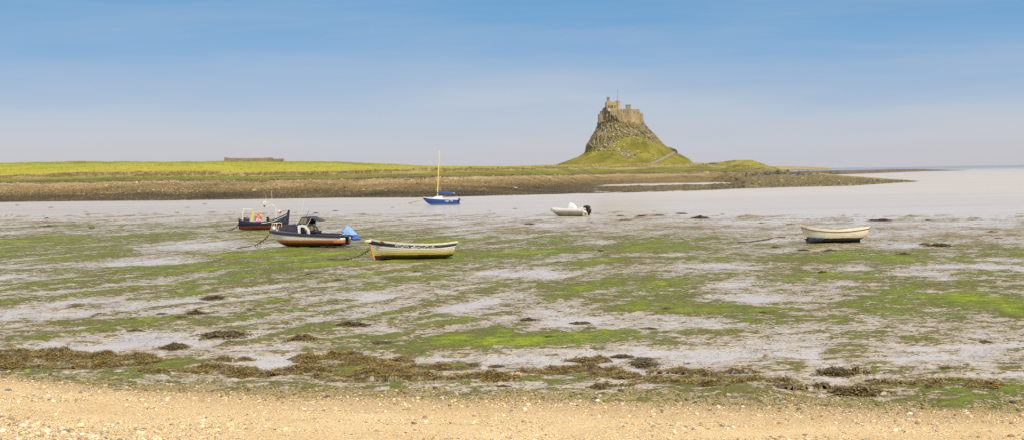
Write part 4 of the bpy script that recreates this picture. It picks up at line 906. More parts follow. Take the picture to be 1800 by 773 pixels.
def rail_obj(name, X, Y, Z, mat, parent, w_=.05, h_=.05, dz=0, out=0.01, i0=0, i1=None, row=-1, transom=True, r=None):
    """rectangular rub-rail along one row of the hull on both sides, one mesh"""
    i1 = i1 or X.shape[0]; m = MB()
    for sgn in (1, -1):
        v = []; f = []
        for k in range(i0, i1):
            x, y, z = X[k, row], Y[k, row]+out, Z[k, row]+dz
            for (a, b) in ((-w_/2, -h_/2), (w_/2, -h_/2), (w_/2, h_/2), (-w_/2, h_/2)): v.append((x, sgn*(y+a), z+b))
        n_ = i1-i0
        for k in range(n_-1):
            for c_ in range(4): f.append((k*4+c_, (k+1)*4+c_, (k+1)*4+(c_+1) % 4, k*4+(c_+1) % 4))
        f += [(0, 1, 2, 3), tuple((n_-1)*4+c_ for c_ in (3, 2, 1, 0))]; m.add(v, f)
    if transom: m.box((X[0, row]-.01, 0, Z[0, row]+dz), (w_, 2*Y[0, row], h_*.96))
    return m.build(name, mat, parent, bevel=.006)
def deck_obj(name, X, Y, Z, i0, i1, mat, parent, dz=-.02, camber=.06, nrow=6, th_=.04):
    V_ = []; k = i1-i0; us = np.linspace(-1, 1, nrow)
    for i in range(i0, i1):
        for u in us: V_.append((X[i, -1], u*(Y[i, -1]+.005), Z[i, -1]+dz+camber*(1-u*u)*min(1, Y[i, -1]/.4)))
    me = fast_mesh(name, V_, grid_faces(k, nrow), True); o = link(name, me, mat, parent); s = o.modifiers.new('t', 'SOLIDIFY'); s.thickness = th_; s.offset = 0; return o
def boat_root(name, px, py, yaw, heel, label, trim=0, sink=0.03):
    p = G(px, py); o = empty(name, (p.x, p.y, max(mud_h(p.x, p.y), -.02)-sink)); o.rotation_mode = 'ZYX' if False else 'XYZ'
    o.matrix_world = Matrix.Translation(o.location) @ Matrix.Rotation(yaw, 4, 'Z') @ Matrix.Rotation(trim, 4, 'Y') @ Matrix.Rotation(heel, 4, 'X')
    tag(o, label, 'boat'); return o
M_blk = simple('black_rubber', (.018, .018, .02), .45, .2); M_white = simple('white_gelcoat', (.78, .76, .70), .35, .08); M_alu = simple('pale_pipe', (.75, .68, .52), .4, .1)
PI = math.pi
# ---------- yellow and white rowing boat (bow left)
y_s = 5.0
b1 = boat_root('rowing_boat', 727, 456.5, PI, R(4.5), 'weathered white and yellow clinker rowing boat with flaking navy band and orange stem')
X, Y, Z = hull_pts(5.15, [(0, .58, .22, .92), (.12, .72, .10, .84), (.35, .88, .03, .80), (.6, .84, 0, .86), (.8, .60, 0, .98), (.92, .33, .0, 1.08), (1, .05, .02, 1.16)], 48, 13, .62, 1.25, .30, .42)
mb = bandmat('boat_yellow', [(.20, (.035, .028, .018)), (.27, (.10, .08, .03)), (.40, (.68, .50, .10)), (.55, (.74, .62, .30)), (9, (.76, .70, .56))], .05, .45, .35, (.40, .27, .05))
t = NT('navy_flaking'); n = t.noise(7, 5, .75, t.co((1, 1, 2.5))); xx_ = t.sep(t.co(), 0); ed = t.math('MULTIPLY', t.step(t.math('ABSOLUTE', t.math('ADD', xx_, .2)), .9, 2.0), .25)
t.base(t.mix(t.step(t.math('SUBTRACT', n, ed), .50, .55), (.028, .03, .085), (.66, .64, .70)), .5); mnav = t.m
t = NT('cream_wood'); n = t.noise(4, 4, .6, t.co((1, 4, 4))); t.base(t.ramp(n, [(.3, (.60, .50, .30)), (.7, (.80, .74, .54))]), .5); mcream = t.m
hull_obj('hull', X, Y, Z, [mb, mnav, mb], b1, .03, 2, .014)
rail_obj('gunwale', X, Y, Z, mcream, b1, .10, .11, .045, .0)
rail_obj('rubbing_strake', X, Y, Z, mcream, b1, .035, .04, 0, .02, row=9, transom=False)
m = MB(); sx_ = X[-1, :]; m.tube([(sx_[k]+.02, 0, Z[-1, k]-.02) for k in range(0, 13)]+[(sx_[-1]+.05, 0, Z[-1, -1]+.06)], .08, 8); m.build('stem', simple('orange_paint', (.60, .24, .03), .45), b1)
m = MB(); m.ell((X[-1, -1]+.06, .12, Z[-1, -1]-.06), (.26, .08, .09), 14, 8); m.build('bow_fender', mcream, b1, True)
for xx in (-1.5, -.2, 1.1):
    i = int(np.argmin(abs(X[:, -1]-xx))); m = MB(); m.box((xx, 0, Z[i, -1]-.22), (.24, 2*Y[i, -1]-.10, .04)); m.build('seat', simple('seat_wood', (.34, .24, .13)), b1, bevel=.01)
m = MB(); 
for i in range(4, 42, 4):
    for s_ in (1, -1): m.tube([(X[i, k], s_*(Y[i, k]-.035), Z[i, k]+.01) for k in range(0, 13)], .012, 5)
m.build('ribs', simple('rib_wood', (.42, .32, .18)), b1)
m = MB(); m.ell((1.75, -.1, .90), (.32, .28, .16), 12, 8, noise=.12, seed=3); o_ = m.build('net_bundle', simple('weed_net', (.10, .06, .03), .9), None, True); o_.matrix_world = b1.matrix_world @ Matrix.Translation((0, .45, .08)); tag(o_, 'dark brown tangle of net lying in the bow of the yellow rowing boat', 'net')
# ---------- cream dinghy (bow left)
b2 = boat_root('dinghy', 1466, 427.2, PI, R(3.0), 'cream white dinghy with a brown rubbing strake and blue black bottom, aground at right')
X, Y, Z = hull_pts(4.35, [(0, .62, .44, 1.02), (.06, .66, .30, .98), (.25, .78, .18, .88), (.5, .82, .12, .84), (.72, .68, .08, .90), (.9, .34, .08, 1.03), (1, .04, .12, 1.18)], 48, 11, .62, 1.3, .42, .12)
mb = bandmat('boat_cream', [(.32, (.02, .022, .022)), (.345, (.30, .20, .05)), (9, (.84, .76, .56))], .035, .35, .10, (.55, .38, .12))
hull_obj('hull', X, Y, Z, [mb], b2, .03, 0, .008)
m = MB(); m.prism([(-1.75, -.02), (1.78, -.02), (1.95, .34), (.5, .16), (-1.0, .22), (-1.72, .42)], -.045, .045); m.build('keel', simple('keel_black', (.02, .022, .02), .7), b2)
t = NT('blue_patch'); t.base(t.mix(t.step(t.noise(6, 4), .45, .6), (.05, .12, .22), (.02, .03, .03)), .5)
v = []; 
for i in range(32, 47):
    for k in (1, 2, 3, 4, 5): v.append((X[i, k], Y[i, k]+.045, min(Z[i, k], .44)))
me = fast_mesh('bow_patch', v, grid_faces(15, 5)); o_ = link('bow_patch', me, t.m, b2); o_.modifiers.new('t', 'SOLIDIFY').thickness = .01
rail_obj('rubbing_strake', X, Y, Z, simple('brown_rail', (.16, .11, .06)), b2, .05, .055, -.10, .015)
rail_obj('gunwale', X, Y, Z, simple('cream_paint', (.80, .72, .50)), b2, .06, .07, .03, .0)
for xx in (-1.3, 0, 1.1):
    i = int(np.argmin(abs(X[:, -1]-xx))); m = MB(); m.box((xx, 0, Z[i, -1]-.2), (.24, 2*Y[i, -1]-.08, .04)); m.build('seat', simple('seat_cream', (.66, .60, .42)), b2, bevel=.01)
m = MB(); m.tube([(X[-1, k]+.01, 0, Z[-1, k]) for k in range(0, 11)]+[(X[-1, -1]+.03, 0, Z[-1, -1]+.08)], .04, 8); m.build('stem', simple('cream_stem', (.80, .74, .56)), b2)
# ---------- small black fishing boat (bow right)
b3 = boat_root('fishing_boat', 464, 404.5, R(6), R(-3), 'black hulled fishing boat with rust red bottom, tall stem and blue gunwale')
X, Y, Z = hull_pts(4.5, [(0, .16, .12, .98), (.05, .42, .04, .93), (.2, .72, 0, .80), (.45, .82, 0, .72), (.65, .72, 0, .84), (.85, .40, .0, 1.16), (1, .04, .04, 1.50)], 48, 11, .62, 1.2, .22, .10)
mb = bandmat('boat_black', [(.34, (.22, .065, .03)), (.37, (.10, .04, .03)), (.62, (.018, .017, .022)), (9, (.035, .035, .06))], .03, .45, .25, (.10, .07, .05))
hull_obj('hull', X, Y, Z, [mb], b3, .035, 0, .012)
blue = simple('blue_rail', (.035, .05, .38), .4); rail_obj('stern_gunwale', X, Y, Z, blue, b3, .07, .09, -.02, .01, 0, 26, transom=False)
rail_obj('bow_gunwale', X, Y, Z, simple('black_rail', (.03, .027, .03)), b3, .07, .08, .0, .01, 25, 48, transom=False)
rail_obj('white_line', X, Y, Z, simple('white_line', (.74, .70, .58)), b3, .03, .045, -.12, .03, 22, 47, row=-1, transom=False)
m = MB(); m.prism([(2.08, .05), (2.24, .05), (2.44, 1.78), (2.26, 1.80), (2.1, 1.2)], -.07, .07); m.build('stem', simple('stem_black', (.022, .018, .022)), b3, bevel=.015)
m = MB(); m.prism([(-2.30, .06), (-2.12, .06), (-2.12, 1.0), (-2.34, 1.12)], -.04, .04); m.build('stern_post', M_blk, b3)
white = simple('white_pole', (.80, .76, .64), .4)
m = MB(); m.tube([(-1.95, -.3, .85), (-1.85, -.3, 1.98)], .035); m.tube([(-1.85, -.3, 1.95), (-1.0, -.1, 1.90)], .02); m.build('stern_pole', white, b3)
m = MB(); m.tube([(-.98, -.3, .75), (-.96, -.3, 1.85)], .028); m.tube([(-.2, -.3, .75), (-.22, -.3, 1.95)], .025); m.tube([(-1.2, -.3, 1.0), (-.85, -.3, 1.6), (-.25, -.3, 1.62)], .035); m.build('gantry', simple('yellow_frame', (.74, .60, .16)), b3)
m = MB(); m.prism([(-1.35, .70), (-1.0, .70), (-.80, 1.6), (-1.0, 1.6)], -.32, -.28); m.build('gantry_panel', simple('yellow_panel', (.70, .56, .14)), b3)
m = MB(); m.tube([(1.15, 0, .85), (1.12, 0, 1.95), (1.0, 0, 2.2), (.78, 0, 2.25), (.78, 0, 2.4)], .04); m.tube([(.78, 0, 2.25), (.2, 0, 2.2)], .022); m.build('mast', white, b3)
m = MB(); m.tube([(.80, 0, 2.3), (.78, 0, 3.6)], .014, 6); m.build('whip_aerial', white, b3)
m = MB(); m.tube([(.28, .0, 2.15), (.22, 0, 3.3)], .010, 6); m.tube([(.40, 0, 2.1), (.40, 0, 2.6)], .022, 6); m.build('thin_aerial', white, b3)
m = MB(); m.tube([(.1+.13*math.cos(a), -.05, 2.46+.15*math.sin(a)) for a in np.linspace(0, 2*PI, 20, endpoint=False)], .05, 8, closed=True); m.build('radar_ring', white, b3, True)
m = MB(); m.ell((0.08, 0, 2.2), (.09, .09, .09)); m.tube([(.08, 0, 2.2), (.15, 0, 2.32), (.4, 0, 2.3)], .012, 6); m.build('lamp', M_blk, b3, True)
m = MB(); m.box((-1.45, 0, .88), (.55, .6, .32)); m.box((-1.75, .1, .95), (.2, .4, .4)); m.tube([(-1.6, -.2, .9), (-1.5, -.2, 1.25), (-1.35, -.2, .95)], .03); m.build('engine', simple('engine_dark', (.05, .04, .03)), b3, bevel=.03)
m = MB(); m.prism([(.25, .65), (.62, .65), (.45, 1.18), (.28, 1.18)], -.18, .18); m.box((.55, 0, .85), (.3, .4, .1)); m.build('hauler', M_blk, b3, bevel=.02)
m = MB(); m.box((-.55, .0, .68), (.9, .9, .06)); m.box((.95, 0, .74), (.9, .9, .06)); m.build('floor_boards', simple('boards', (.30, .30, .32)), b3)
lb = empty('lifebuoy', (0, 0, 0)); lb.matrix_world = b3.matrix_world @ Matrix.Translation((-.45, -.62, 1.09)) @ Matrix.Rotation(R(4), 4, 'X'); tag(lb, 'orange ring lifebuoy with white bands hanging on the black fishing boat', 'lifebuoy')
m = MB(); m.tube([(.245*math.cos(a), 0, .31*math.sin(a)) for a in np.linspace(0, 2*PI, 28, endpoint=False)], .085, 12, closed=True); m.build('ring', simple('orange_ring', (.85, .13, .03), .45, .12), lb, True)
for a in (PI/4, 3*PI/4, 5*PI/4, 7*PI/4):
    m = MB(); m.tube([(.245*math.cos(a+d), 0, .31*math.sin(a+d)) for d in (-.13, 0, .13)], .09, 12); m.build('band', M_white, lb, True)
fb = empty('buoy', (0, 0, 0)); fb.matrix_world = b3.matrix_world @ Matrix.Translation((1.50, -.05, 1.63)); tag(fb, 'small white and red float lashed near the bow of the black fishing boat', 'buoy')
m = MB(); m.ell((-.05, 0, .03), (.13, .12, .13), 14, 10); m.build('white_half', M_white, fb, True); m = MB(); m.ell((.05, 0, -.03), (.135, .125, .12), 14, 10); m.tube([(0, 0, -.05), (-.05, 0, -.55)], .012, 6); m.build('red_half', simple('red_float', (.75, .06, .03)), fb, True)
# ---------- navy and white cabin cruiser (bow left, stern turned to the camera)
b4 = boat_root('cabin_cruiser', 541.5, 435.0, PI-R(15), R(.5), 'white motor cruiser with navy cabin and topsides, rust orange bottom and a covered outboard', sink=-.06); b4.matrix_world = b4.matrix_world @ Matrix.Scale(1.06, 4, (1, 0, 0))
X, Y, Z = hull_pts(5.3, [(0, .86, .02, .74), (.3, .94, .0, .80), (.6, .92, .0, .88), (.78, .80, .02, .95), (.9, .55, .22, 1.0), (.96, .32, .45, 1.03), (1, .10, .70, 1.05)], 52, 11, .50, 1.15, .30, .05, .9)
mb = bandmat('cruiser_hull', [(.24, (.05, .02, .016)), (.44, (.62, .17, .05)), (9, (.82, .78, .68))], .004, .25, .06, (.5, .3, .15))  # lowest band: shade of the hull's underside tunnel, painted in dark
navy = simple('navy_paint', (.045, .045, .085), .3, .15, 3)
ho = hull_obj('hull', X, Y, Z, [mb, navy], b4, .035, 0); ho.modifiers['t'].material_offset = 1; ho.modifiers['t'].material_offset_rim = 1
# navy sheer band
v = []; 
for sgn in (1, -1):
    pass
m = MB()
for sgn in (1, -1):
    v = []; f = []
    for i in range(0, 52):
        yb_, zt_ = Y[i, -1], Z[i, -1]
        v += [(X[i, -1]+.0, sgn*(yb_+.05), zt_-.16), (X[i, -1], sgn*(yb_+.06), zt_+.03), (X[i, -1], sgn*(yb_-.12), zt_+.05)]
    for i in range(51):
        for k in (0, 1): f.append((i*3+k, (i+1)*3+k, (i+1)*3+k+1, i*3+k+1))
    m.add(v, f)
m.box((X[0, -1]-.03, 0, Z[0, -1]-.02), (.05, 1.6, .12)); m.box((X[-1, -1]+.03, 0, Z[-1, -1]-.07), (.1, .26, .2))
m.build('sheer_band', navy, b4)
deck_obj('foredeck', X, Y, Z, 28, 52, simple('deck_navy', (.10, .10, .13), .4), b4, .03, .06)
m = MB(); 
for i0, i1 in ((0, 28),): pass
m.box((-1.25, 0, .35), (2.6, 1.5, .04)); m.box((-2.3, 0, .55), (.35, 1.4, .35)); m.build('cockpit_floor', simple('cockpit', (.62, .60, .54)), b4)
def loft(rings, name, mat, parent, cap=True):
    v = [p for r_ in rings for p in r_]; n = len(rings[0]); f = []
    for i in range(len(rings)-1):
        for k in range(n): f.append((i*n+k, i*n+(k+1) % n, (i+1)*n+(k+1) % n, (i+1)*n+k))
    if cap: f += [tuple(range(n-1, -1, -1)), tuple((len(rings)-1)*n+k for k in range(n))]
    m = MB(); m.add(v, f); return m.build(name, mat, parent, bevel=.02)
cab = loft([[(2.1, -.28, .98), (2.1, .28, .98), (.42, .82, .88), (.42, -.82, .88)], [(1.62, -.30, 1.47), (1.62, .30, 1.47), (.62, .60, 1.56), (.62, -.60, 1.56)]], 'cabin', navy, b4)
glass = simple('tinted_glass', (.055, .045, .03), .12, .2, 4, .6)
def quad_plate(a, b, c, d, name, mat, parent, off):
    a, b, c, d = map(Vector, (a, b, c, d)); nrm = (b-a).cross(d-a).normalized()*off; m = MB(); v = [a, b, c, d, a+nrm, b+nrm, c+nrm, d+nrm]; m.add(v, [(0, 1, 2, 3), (7, 6, 5, 4), (0, 4, 5, 1), (1, 5, 6, 2), (2, 6, 7, 3), (3, 7, 4, 0)]); return m.build(name, mat, parent)
def lerp(a, b, t_): return tuple(a[i]+(b[i]-a[i])*t_ for i in range(3))
for sg in (1, -1):
    A_, B_, C_, D_ = (2.1, sg*.28, .98), (.42, sg*.82, .88), (.62, sg*.60, 1.56), (1.62, sg*.30, 1.47)
    def on(u, v_): return lerp(lerp(A_, B_, u), lerp(D_, C_, u), v_)
    for (u0, u1) in ((.14, .46), (.52, .92)):
        pts_ = [on(u0, .30), on(u1, .26), on(u1, .82), on(u0+.05, .80)]
        if sg < 0: pts_ = pts_[::-1]
        for off in (.012,): quad_plate(*[Vector(p)+Vector((0, sg*.012, .006)) for p in pts_], 'window', glass, cab, .01)
canvas = simple('canvas_dark', (.055, .055, .075), .8, .25, 5)
m = MB(); m.add([(.45, -.72, 1.5), (.45, .72, 1.5), (.10, .66, 2.02), (.10, -.66, 2.02), (-.42, .62, 2.02), (-.42, -.62, 2.02), (-.25, .74, 1.5), (-.25, -.74, 1.5)], [(0, 1, 2, 3), (3, 2, 4, 5), (1, 6, 4, 2), (7, 0, 3, 5)])
cn = m.build('canopy', canvas, b4); sm_ = cn.modifiers.new('t', 'SOLIDIFY'); sm_.thickness = .03
for sg in (1, -1):
    ptsw = [(.28, sg*.755, 1.58), (-.16, sg*.765, 1.56), (-.28, sg*.69, 1.90), (.10, sg*.70, 1.94)]
    quad_plate(*(ptsw if sg < 0 else ptsw[::-1]), 'canopy_window', simple('clear_vinyl', (.22, .18, .10), .2), cn, .01)
m = MB(); m.add([(-.40, -.62, 2.0), (-.40, .62, 2.0), (-1.05, .55, 1.74), (-1.05, -.55, 1.74)], [(0, 1, 2, 3)]); fl_ = m.build('canopy_flap', canvas, b4); fl_.modifiers.new('t', 'SOLIDIFY').thickness = .05
m = MB(); m.tube([(-.25, .72, 1.45), (-.55, .70, 1.92)], .02); m.tube([(-.25, -.72, 1.45), (-.55, -.70, 1.92)], .02); m.build('canopy_frame', M_alu, b4)
m = MB(); arc = [(.32, .84), (.38, 1.44), (.05, 1.52), (-.25, 1.42), (-.45, 1.15), (-.50, .84), (-.36, .84), (-.32, 1.1), (-.15, 1.30), (.05, 1.36), (.18, 1.30), (.20, .84)]
for sg in (1, -1): m = MB(); m.prism(arc, sg*.80-.03, sg*.80+.03); m.build('side_screen', M_white, b4)
m = MB(); m.box((-.3, .25, 1.05), (.45, .5, .6)); m.box((-.05, -.3, 1.0), (.4, .5, .5)); m.build('helm_seat', simple('seat_brown', (.28, .19, .11)), b4, bevel=.05)
m = MB(); m.box((-.62, .1, .95), (.35, 1.1, .25)); m.ell((-.75, .5, 1.0), (.2, .2, .18), noise=.1); m.build('stowed_gear', M_blk, b4, True)
rb_ = []
m = MB()
for sg in (1, -1): m.tube([(2.62, sg*.12, 1.08), (2.45, sg*.18, 1.60)], .022); m.tube([(2.05, sg*.42, 1.04), (2.05, sg*.40, 1.60)], .022); m.tube([(2.45, sg*.18, 1.60), (2.05, sg*.40, 1.60)], .022); m.tube([(2.3, sg*.30, 1.04), (2.2, sg*.33, 1.45)], .016)
m.tube([(2.45, -.18, 1.60), (2.60, 0, 1.60), (2.45, .18, 1.60)], .022); m.box((2.3, 0, 1.10), (.6, .3, .04)); m.build('pulpit_rail', M_alu, b4)
m = MB(); m.ell((2.30, .30, 1.24), (.13, .13, .15)); m.build('fender', M_white, b4, True); m = MB(); m.ell((1.52, .15, 1.42), (.05, .05, .05)); m.tube([(1.52, .15, 1.1), (1.52, .15, 1.42)], .012); m.build('bow_light', M_white, b4, True)
m = MB(); m.tube([(.60, .5, 1.5), (.30, .5, 2.25), (-.05, .5, 3.3)], [.028, .022, .012], 6); m.build('whip_aerial', M_white, b4)
m = MB(); m.tube([(-.05, .3, 2.0), (-.22, .3, 2.42)], .015, 6); m.tube([(.55, -.5, 1.55), (.62, -.5, 1.9)], .012, 6); m.build('short_aerial', M_blk, b4)
out_m = empty('outboard_motor', (0, 0, 0)); out_m.parent = b4; out_m.location = (-2.72, 0, 0)
m = MB(); m.box((-.08, 0, .48), (.16, .14, .62)); m.box((-.1, 0, .16), (.30, .10, .14)); m.box((-.02, 0, .70), (.2, .3, .2)); m.build('motor_leg', M_blk, out_m, bevel=.03)
def tarp(c, r, seed, lean=0, top=.6):
    nu, nv = 72, 22; v = []; rg = random.Random(seed); ph0 = rg.uniform(0, 6)
    for i in range(nv+1):
        f_ = i/nv; zz_ = 1-2*f_; rad = min(1, (f_/.8+.01)**.6)*(1 if f_ < .82 else 1-(f_-.82)*2.6)
        for k in range(nu):
            a = 2*math.pi*k/nu; fold = 1+.10*f_*math.sin(5*a+ph0)+.07*f_*math.sin(11*a+ph0*2+3*f_)+.05*math.sin(3*a+6*f_)+.03*math.sin(19*a+9*f_)
            v.append((c[0]+r[0]*rad*math.cos(a)*fold+lean*(1-zz_)*.5*r[0], c[1]+r[1]*rad*math.sin(a)*fold, c[2]+r[2]*zz_*(1+.05*math.sin(4*a+ph0))))
    f = []
    for i in range(nv):
        for k in range(nu): f.append((i*nu+k, (i+1)*nu+k, (i+1)*nu+(k+1) % nu, i*nu+(k+1) % nu))
    f.append(tuple(range(nu))); f.append(tuple(nv*nu+k for k in range(nu-1, -1, -1))); return v, f
m = MB(); m.add(*tarp((-.16, 0, 1.0), (.50, .36, .36), 5, -.05)); m.add(*tarp((-.10, 0, 1.12), (.36, .30, .26), 16, .1)); m.build('light_blue_cover', simple('light_blue_tarp', (.25, .42, .72), .6, .25, 9), out_m, True)
m = MB(); m.add(*tarp((-.52, -.02, .62), (.34, .26, .24), 8, -.5)); m.add(*tarp((-.40, -.02, .76), (.22, .24, .12), 9, -.4)); m.build('dark_blue_cover', simple('dark_blue_tarp', (.04, .11, .50), .6, .3, 10), out_m, True)
m = MB(); m.box((-2.45, .55, .40), (.65, .62, .36)); m.box((-2.45, -.55, .40), (.65, .62, .36)); m.build('stern_pods', mb, b4, bevel=.05)
# ---------- blue sailing boat (bow left)
b5 = boat_root('sailing_boat', 775, 360.3, PI-R(5), R(1), 'small blue sailing boat with a white deck, yellow mast and blue sail cover')
X, Y, Z = hull_pts(5.75, [(0, .72, .08, .88), (.3, .92, 0, .92), (.6, .88, .0, 1.0), (.8, .60, .14, 1.10), (.92, .30, .48, 1.2), (1, .03, 1.0, 1.3)], 44, 10, .58, 1.1, .25, -.10, 1.1)
mb = bandmat('boat_blue', [(.10, (.03, .04, .06)), (.26, (.12, .34, .62)), (9, (.025, .075, .36))], .02, .3, .10, (.1, .1, .2))
hull_obj('hull', X, Y, Z, [mb], b5, .03)
deck_obj('deck', X, Y, Z, 0, 44, M_white, b5, .02, .07); rail_obj('gunwale', X, Y, Z, M_white, b5, .07, .10, .03, .0)
loft([[(1.5, -.3, 1.08), (1.5, .3, 1.08), (-.35, .62, .98), (-.35, -.62, .98)], [(.85, -.28, 1.42), (.85, .28, 1.42), (-.25, .45, 1.50), (-.25, -.45, 1.50)]], 'cabin', M_white, b5)
m = MB(); m.tube([(.55, 0, 1.3), (.40, 0, 4.0), (.12, 0, 8.75)], [.085, .08, .065], 10); m.build('mast', simple('yellow_mast', (.74, .60, .22), .4, .1), b5)
m = MB(); m.tube([(.62, 0, 1.98), (.35, 0, 2.02), (-.8, 0, 1.98), (-1.95, 0, 1.90), (-2.02, 0, 1.9)], [.06, .16, .19, .13, .05], 12); m.build('sail_cover', simple('sail_blue', (.03, .09, .38), .8, .25, 5), b5, True)
m = MB(); m.tube([(-1.9, 0, 1.9), (-2.3, 0, 1.88)], .04, 8); m.build('boom', M_white, b5)
m = MB(); m.box((-2.98, .1, .85), (.26, .24, .5)); m.box((-2.98, .1, .45), (.12, .1, .5)); m.tube([(-2.9, .1, .95), (-3.55, .1, .72)], .03); m.box((-3.05, .1, .22), (.3, .06, .12)); m.build('outboard_motor', M_blk, b5, bevel=.04)
m = MB(); 
for s_ in (1, -1): m.tube([(-2.7, s_*.6, .95), (-2.7, s_*.6, 1.35), (-2.2, s_*.7, 1.3)], .015)
m.tube([(-2.7, -.6, 1.35), (-2.7, .6, 1.35)], .015); m.build('stern_rail', M_alu, b5)
txt = bpy.data.curves.new('boat_name', 'FONT'); txt.body = 'Inge Tal'; txt.size = .42; txt.extrude = .004; txt.align_x = 'CENTER'
to = bpy.data.objects.new('boat_name', txt); C.objects.link(to); bpy.context.view_layer.update()
dg = bpy.context.evaluated_depsgraph_get(); tm = bpy.data.meshes.new_from_object(to.evaluated_get(dg)); bpy.data.objects.remove(to)
to = link('boat_name', tm, M_white, b5); to.location = (-1.45, .955, .56); to.rotation_euler = (R(88), 0, PI)
# ---------- white inflatable (bow left, stern turned to the camera)
b6 = boat_root('inflatable_boat', 999, 379.8, PI-R(30), R(1), 'white rigid inflatable boat with a covered console and black outboard, stern to the right')
tube_w = simple('white_tube', (.60, .56, .52), .5, .12)
m = MB(); path = []
for tt_ in np.linspace(0, 1, 12): path.append((-2.05+3.0*tt_, .72, .62+.04*tt_))
for a in np.linspace(0, PI, 13)[1:-1]: path.append((.95+1.05*math.sin(a), .72*math.cos(a), .66+.10*math.sin(a)))
for tt_ in np.linspace(1, 0, 12): path.append((-2.05+3.0*tt_, -.72, .62+.04*tt_))
rad = [.22]*len(path); m.tube(path, rad, 16); 
for s_ in (1, -1): m.tube([(-2.05, s_*.72, .62), (-2.35, s_*.70, .54), (-2.62, s_*.68, .44), (-2.72, s_*.68, .40)], [.22, .19, .09, .03], 16)
m.build('tubes', tube_w, b6, True)
m = MB()
for s_ in (1, -1): m.tube([(x, y*1.30 if abs(y) > .5 else y*1.3, z-.05) for x, y, z in path[:12]] if s_ > 0 else [(x, y*1.30, z-.05) for x, y, z in path[12+11:]], .03, 8)
m.build('rub_strip', simple('grey_strip', (.40, .36, .30)), b6)
X, Y, Z = hull_pts(3.9, [(0, .62, .06, .5), (.3, .66, .0, .5), (.6, .60, .0, .52), (.85, .34, .12, .58), (1, .04, .42, .62)], 30, 8, .6, 1.1, .1, 0)
mb = bandmat('rib_hull', [(.10, (.16, .17, .05)), (.34, (.42, .41, .30)), (9, (.46, .46, .12))], .02, .5, .3, (.38, .38, .05)); hull_obj('hull', X, Y, Z, [mb], b6, .03)
m = MB(); m.box((-2.0, 0, .42), (.06, 1.15, .66)); m.build('transom', simple('transom_green', (.55, .55, .12)), b6)
m = MB(); m.box((-.2, 0, .45), (3.2, 1.1, .05)); m.build('floor', simple('rib_floor', (.5, .48, .42)), b6)
loft([[(-.05, -.42, .6), (-.05, .42, .6), (-1.0, .42, .6), (-1.0, -.42, .6)], [(-.18, -.32, 1.15), (-.18, .32, 1.15), (-.90, .34, 1.05), (-.90, -.34, 1.05)], [(-.26, -.16, 1.54), (-.26, .16, 1.54), (-.62, .2, 1.44), (-.62, -.2, 1.44)]], 'covered_console', simple('white_cover', (.74, .72, .68), .7, .08), b6)
m = MB(); m.prism([(-1.9, .78), (-1.75, .95), (-2.3, .95), (-2.35, .8)], -.3, .3); m.box((-1.75, 0, .85), (.4, .7, .3)); m.build('stern_locker', M_white, b6, bevel=.04)
m = MB(); m.ell((-2.35, 0, 1.02), (.46, .28, .22), 16, 10); m.box((-2.55, 0, .78), (.34, .26, .34)); m.tube([(-2.3, 0, .8), (-2.55, 0, .35), (-2.75, 0, .28)], .08, 8); m.box((-2.75, 0, .62), (.26, .2, .44)); m.ell((-2.60, 0, .26), (.13, .10, .2), 10, 8)
m.build('outboard_motor', M_blk, b6, True)
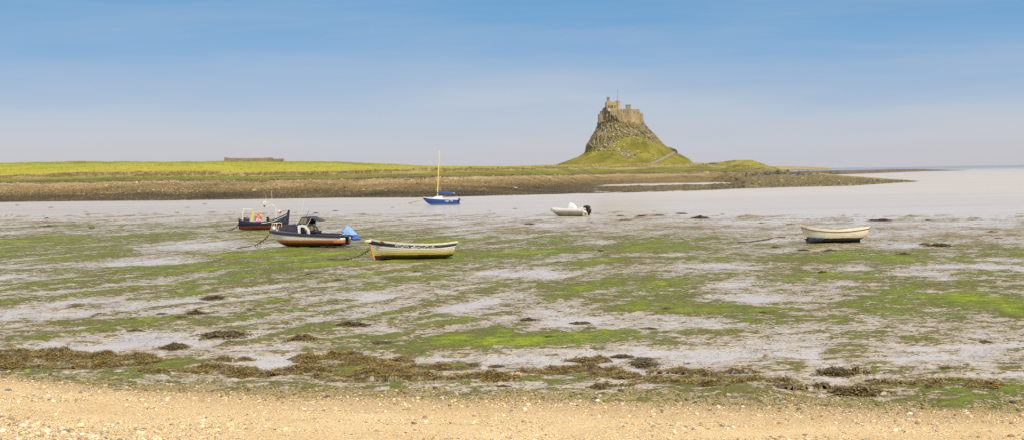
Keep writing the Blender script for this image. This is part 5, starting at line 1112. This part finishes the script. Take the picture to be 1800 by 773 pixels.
# ---------- mooring lines
def rope(pts, r, label, mat, name='mooring_rope', cat='rope', lumps=0):
    v = [Vector(p) for p in pts]; q = []
    for i in range(len(v)-1):
        p0 = v[max(i-1, 0)]; p1 = v[i]; p2 = v[i+1]; p3 = v[min(i+2, len(v)-1)]
        for k in range(10):
            u = k/10; q.append(.5*((2*p1)+(p2-p0)*u+(2*p0-5*p1+4*p2-p3)*u*u+(3*p1-p0-3*p2+p3)*u**3))
    q.append(v[-1]); rs = [r*(1+lumps*random.uniform(-.4, 1)) for _ in q]; m = MB(); m.tube(q, rs, 6); 
    if lumps:
        for k in range(3, len(q), 5): m.tube([q[k], q[k]-Vector((random.uniform(-.05, .05), 0, min(.16, max(.02, q[k].z))))], [r*1.2, r*.5], 5)
    tag(m.build(name, mat), label, cat); return
M_rope = simple('weedy_rope', (.06, .055, .03), .8, .3, 9); M_rope2 = simple('tan_rope', (.40, .33, .10), .8)
def gz(px, py): p = G(px, py); return (p.x, p.y, max(.02, mud_h(p.x, p.y)+.02))
D1 = b3.location.y; rope([P(421.5,389,D1), P(418,396,D1), P(411,401.5,D1), gz(403,405), gz(394,406.5), gz(380,407.5)], .035, 'weedy chain from the stern of the black fishing boat to the mud', M_rope, 'mooring_chain', 'chain', .6)
D1 = b4.location.y+.3; rope([P(472,412.5,D1), P(465,420,D1), P(455,427,D1), gz(447,432), gz(433,434.5), gz(415,437)], .03, 'weedy chain from the bow of the navy and white cruiser to the mud', M_rope, 'mooring_chain', 'chain', .5)
D1 = b1.location.y; rope([P(649,438,D1), P(640,444,D1), P(628,450,D1), P(615,454,D1), gz(604,457.5), gz(590,458.5), gz(578,457.5)], .028, 'weedy chain from the bow of the yellow rowing boat to the mud', M_rope, 'mooring_chain', 'chain', .5)
D1 = b5.location.y; rope([P(744,351.5,D1), P(731,354.5,D1), gz(718,357.5), gz(700,360)], .05, 'yellowish mooring rope stretched left from the bow of the blue sailing boat', M_rope2)
D1 = b6.location.y; rope([P(970,371.5,D1), P(958,375,D1), gz(944,379), gz(928,382)], .02, 'thin rope running left from the bow of the white inflatable boat', M_rope2)
rope([gz(1296,427.5), gz(1318,426.5), (G(1340,423).x, G(1340,423).y, .06), gz(1352,421), gz(1366,417.5), gz(1380,418)], .035, 'dark weedy rope lying across the mud left of the cream dinghy', M_rope, lumps=.5)
# ------------------------------------------------------------------ render settings
scene.render.engine = 'CYCLES'
scene.cycles.max_bounces = 5; scene.cycles.diffuse_bounces = 2; scene.cycles.glossy_bounces = 3
print('objects', len(bpy.data.objects))
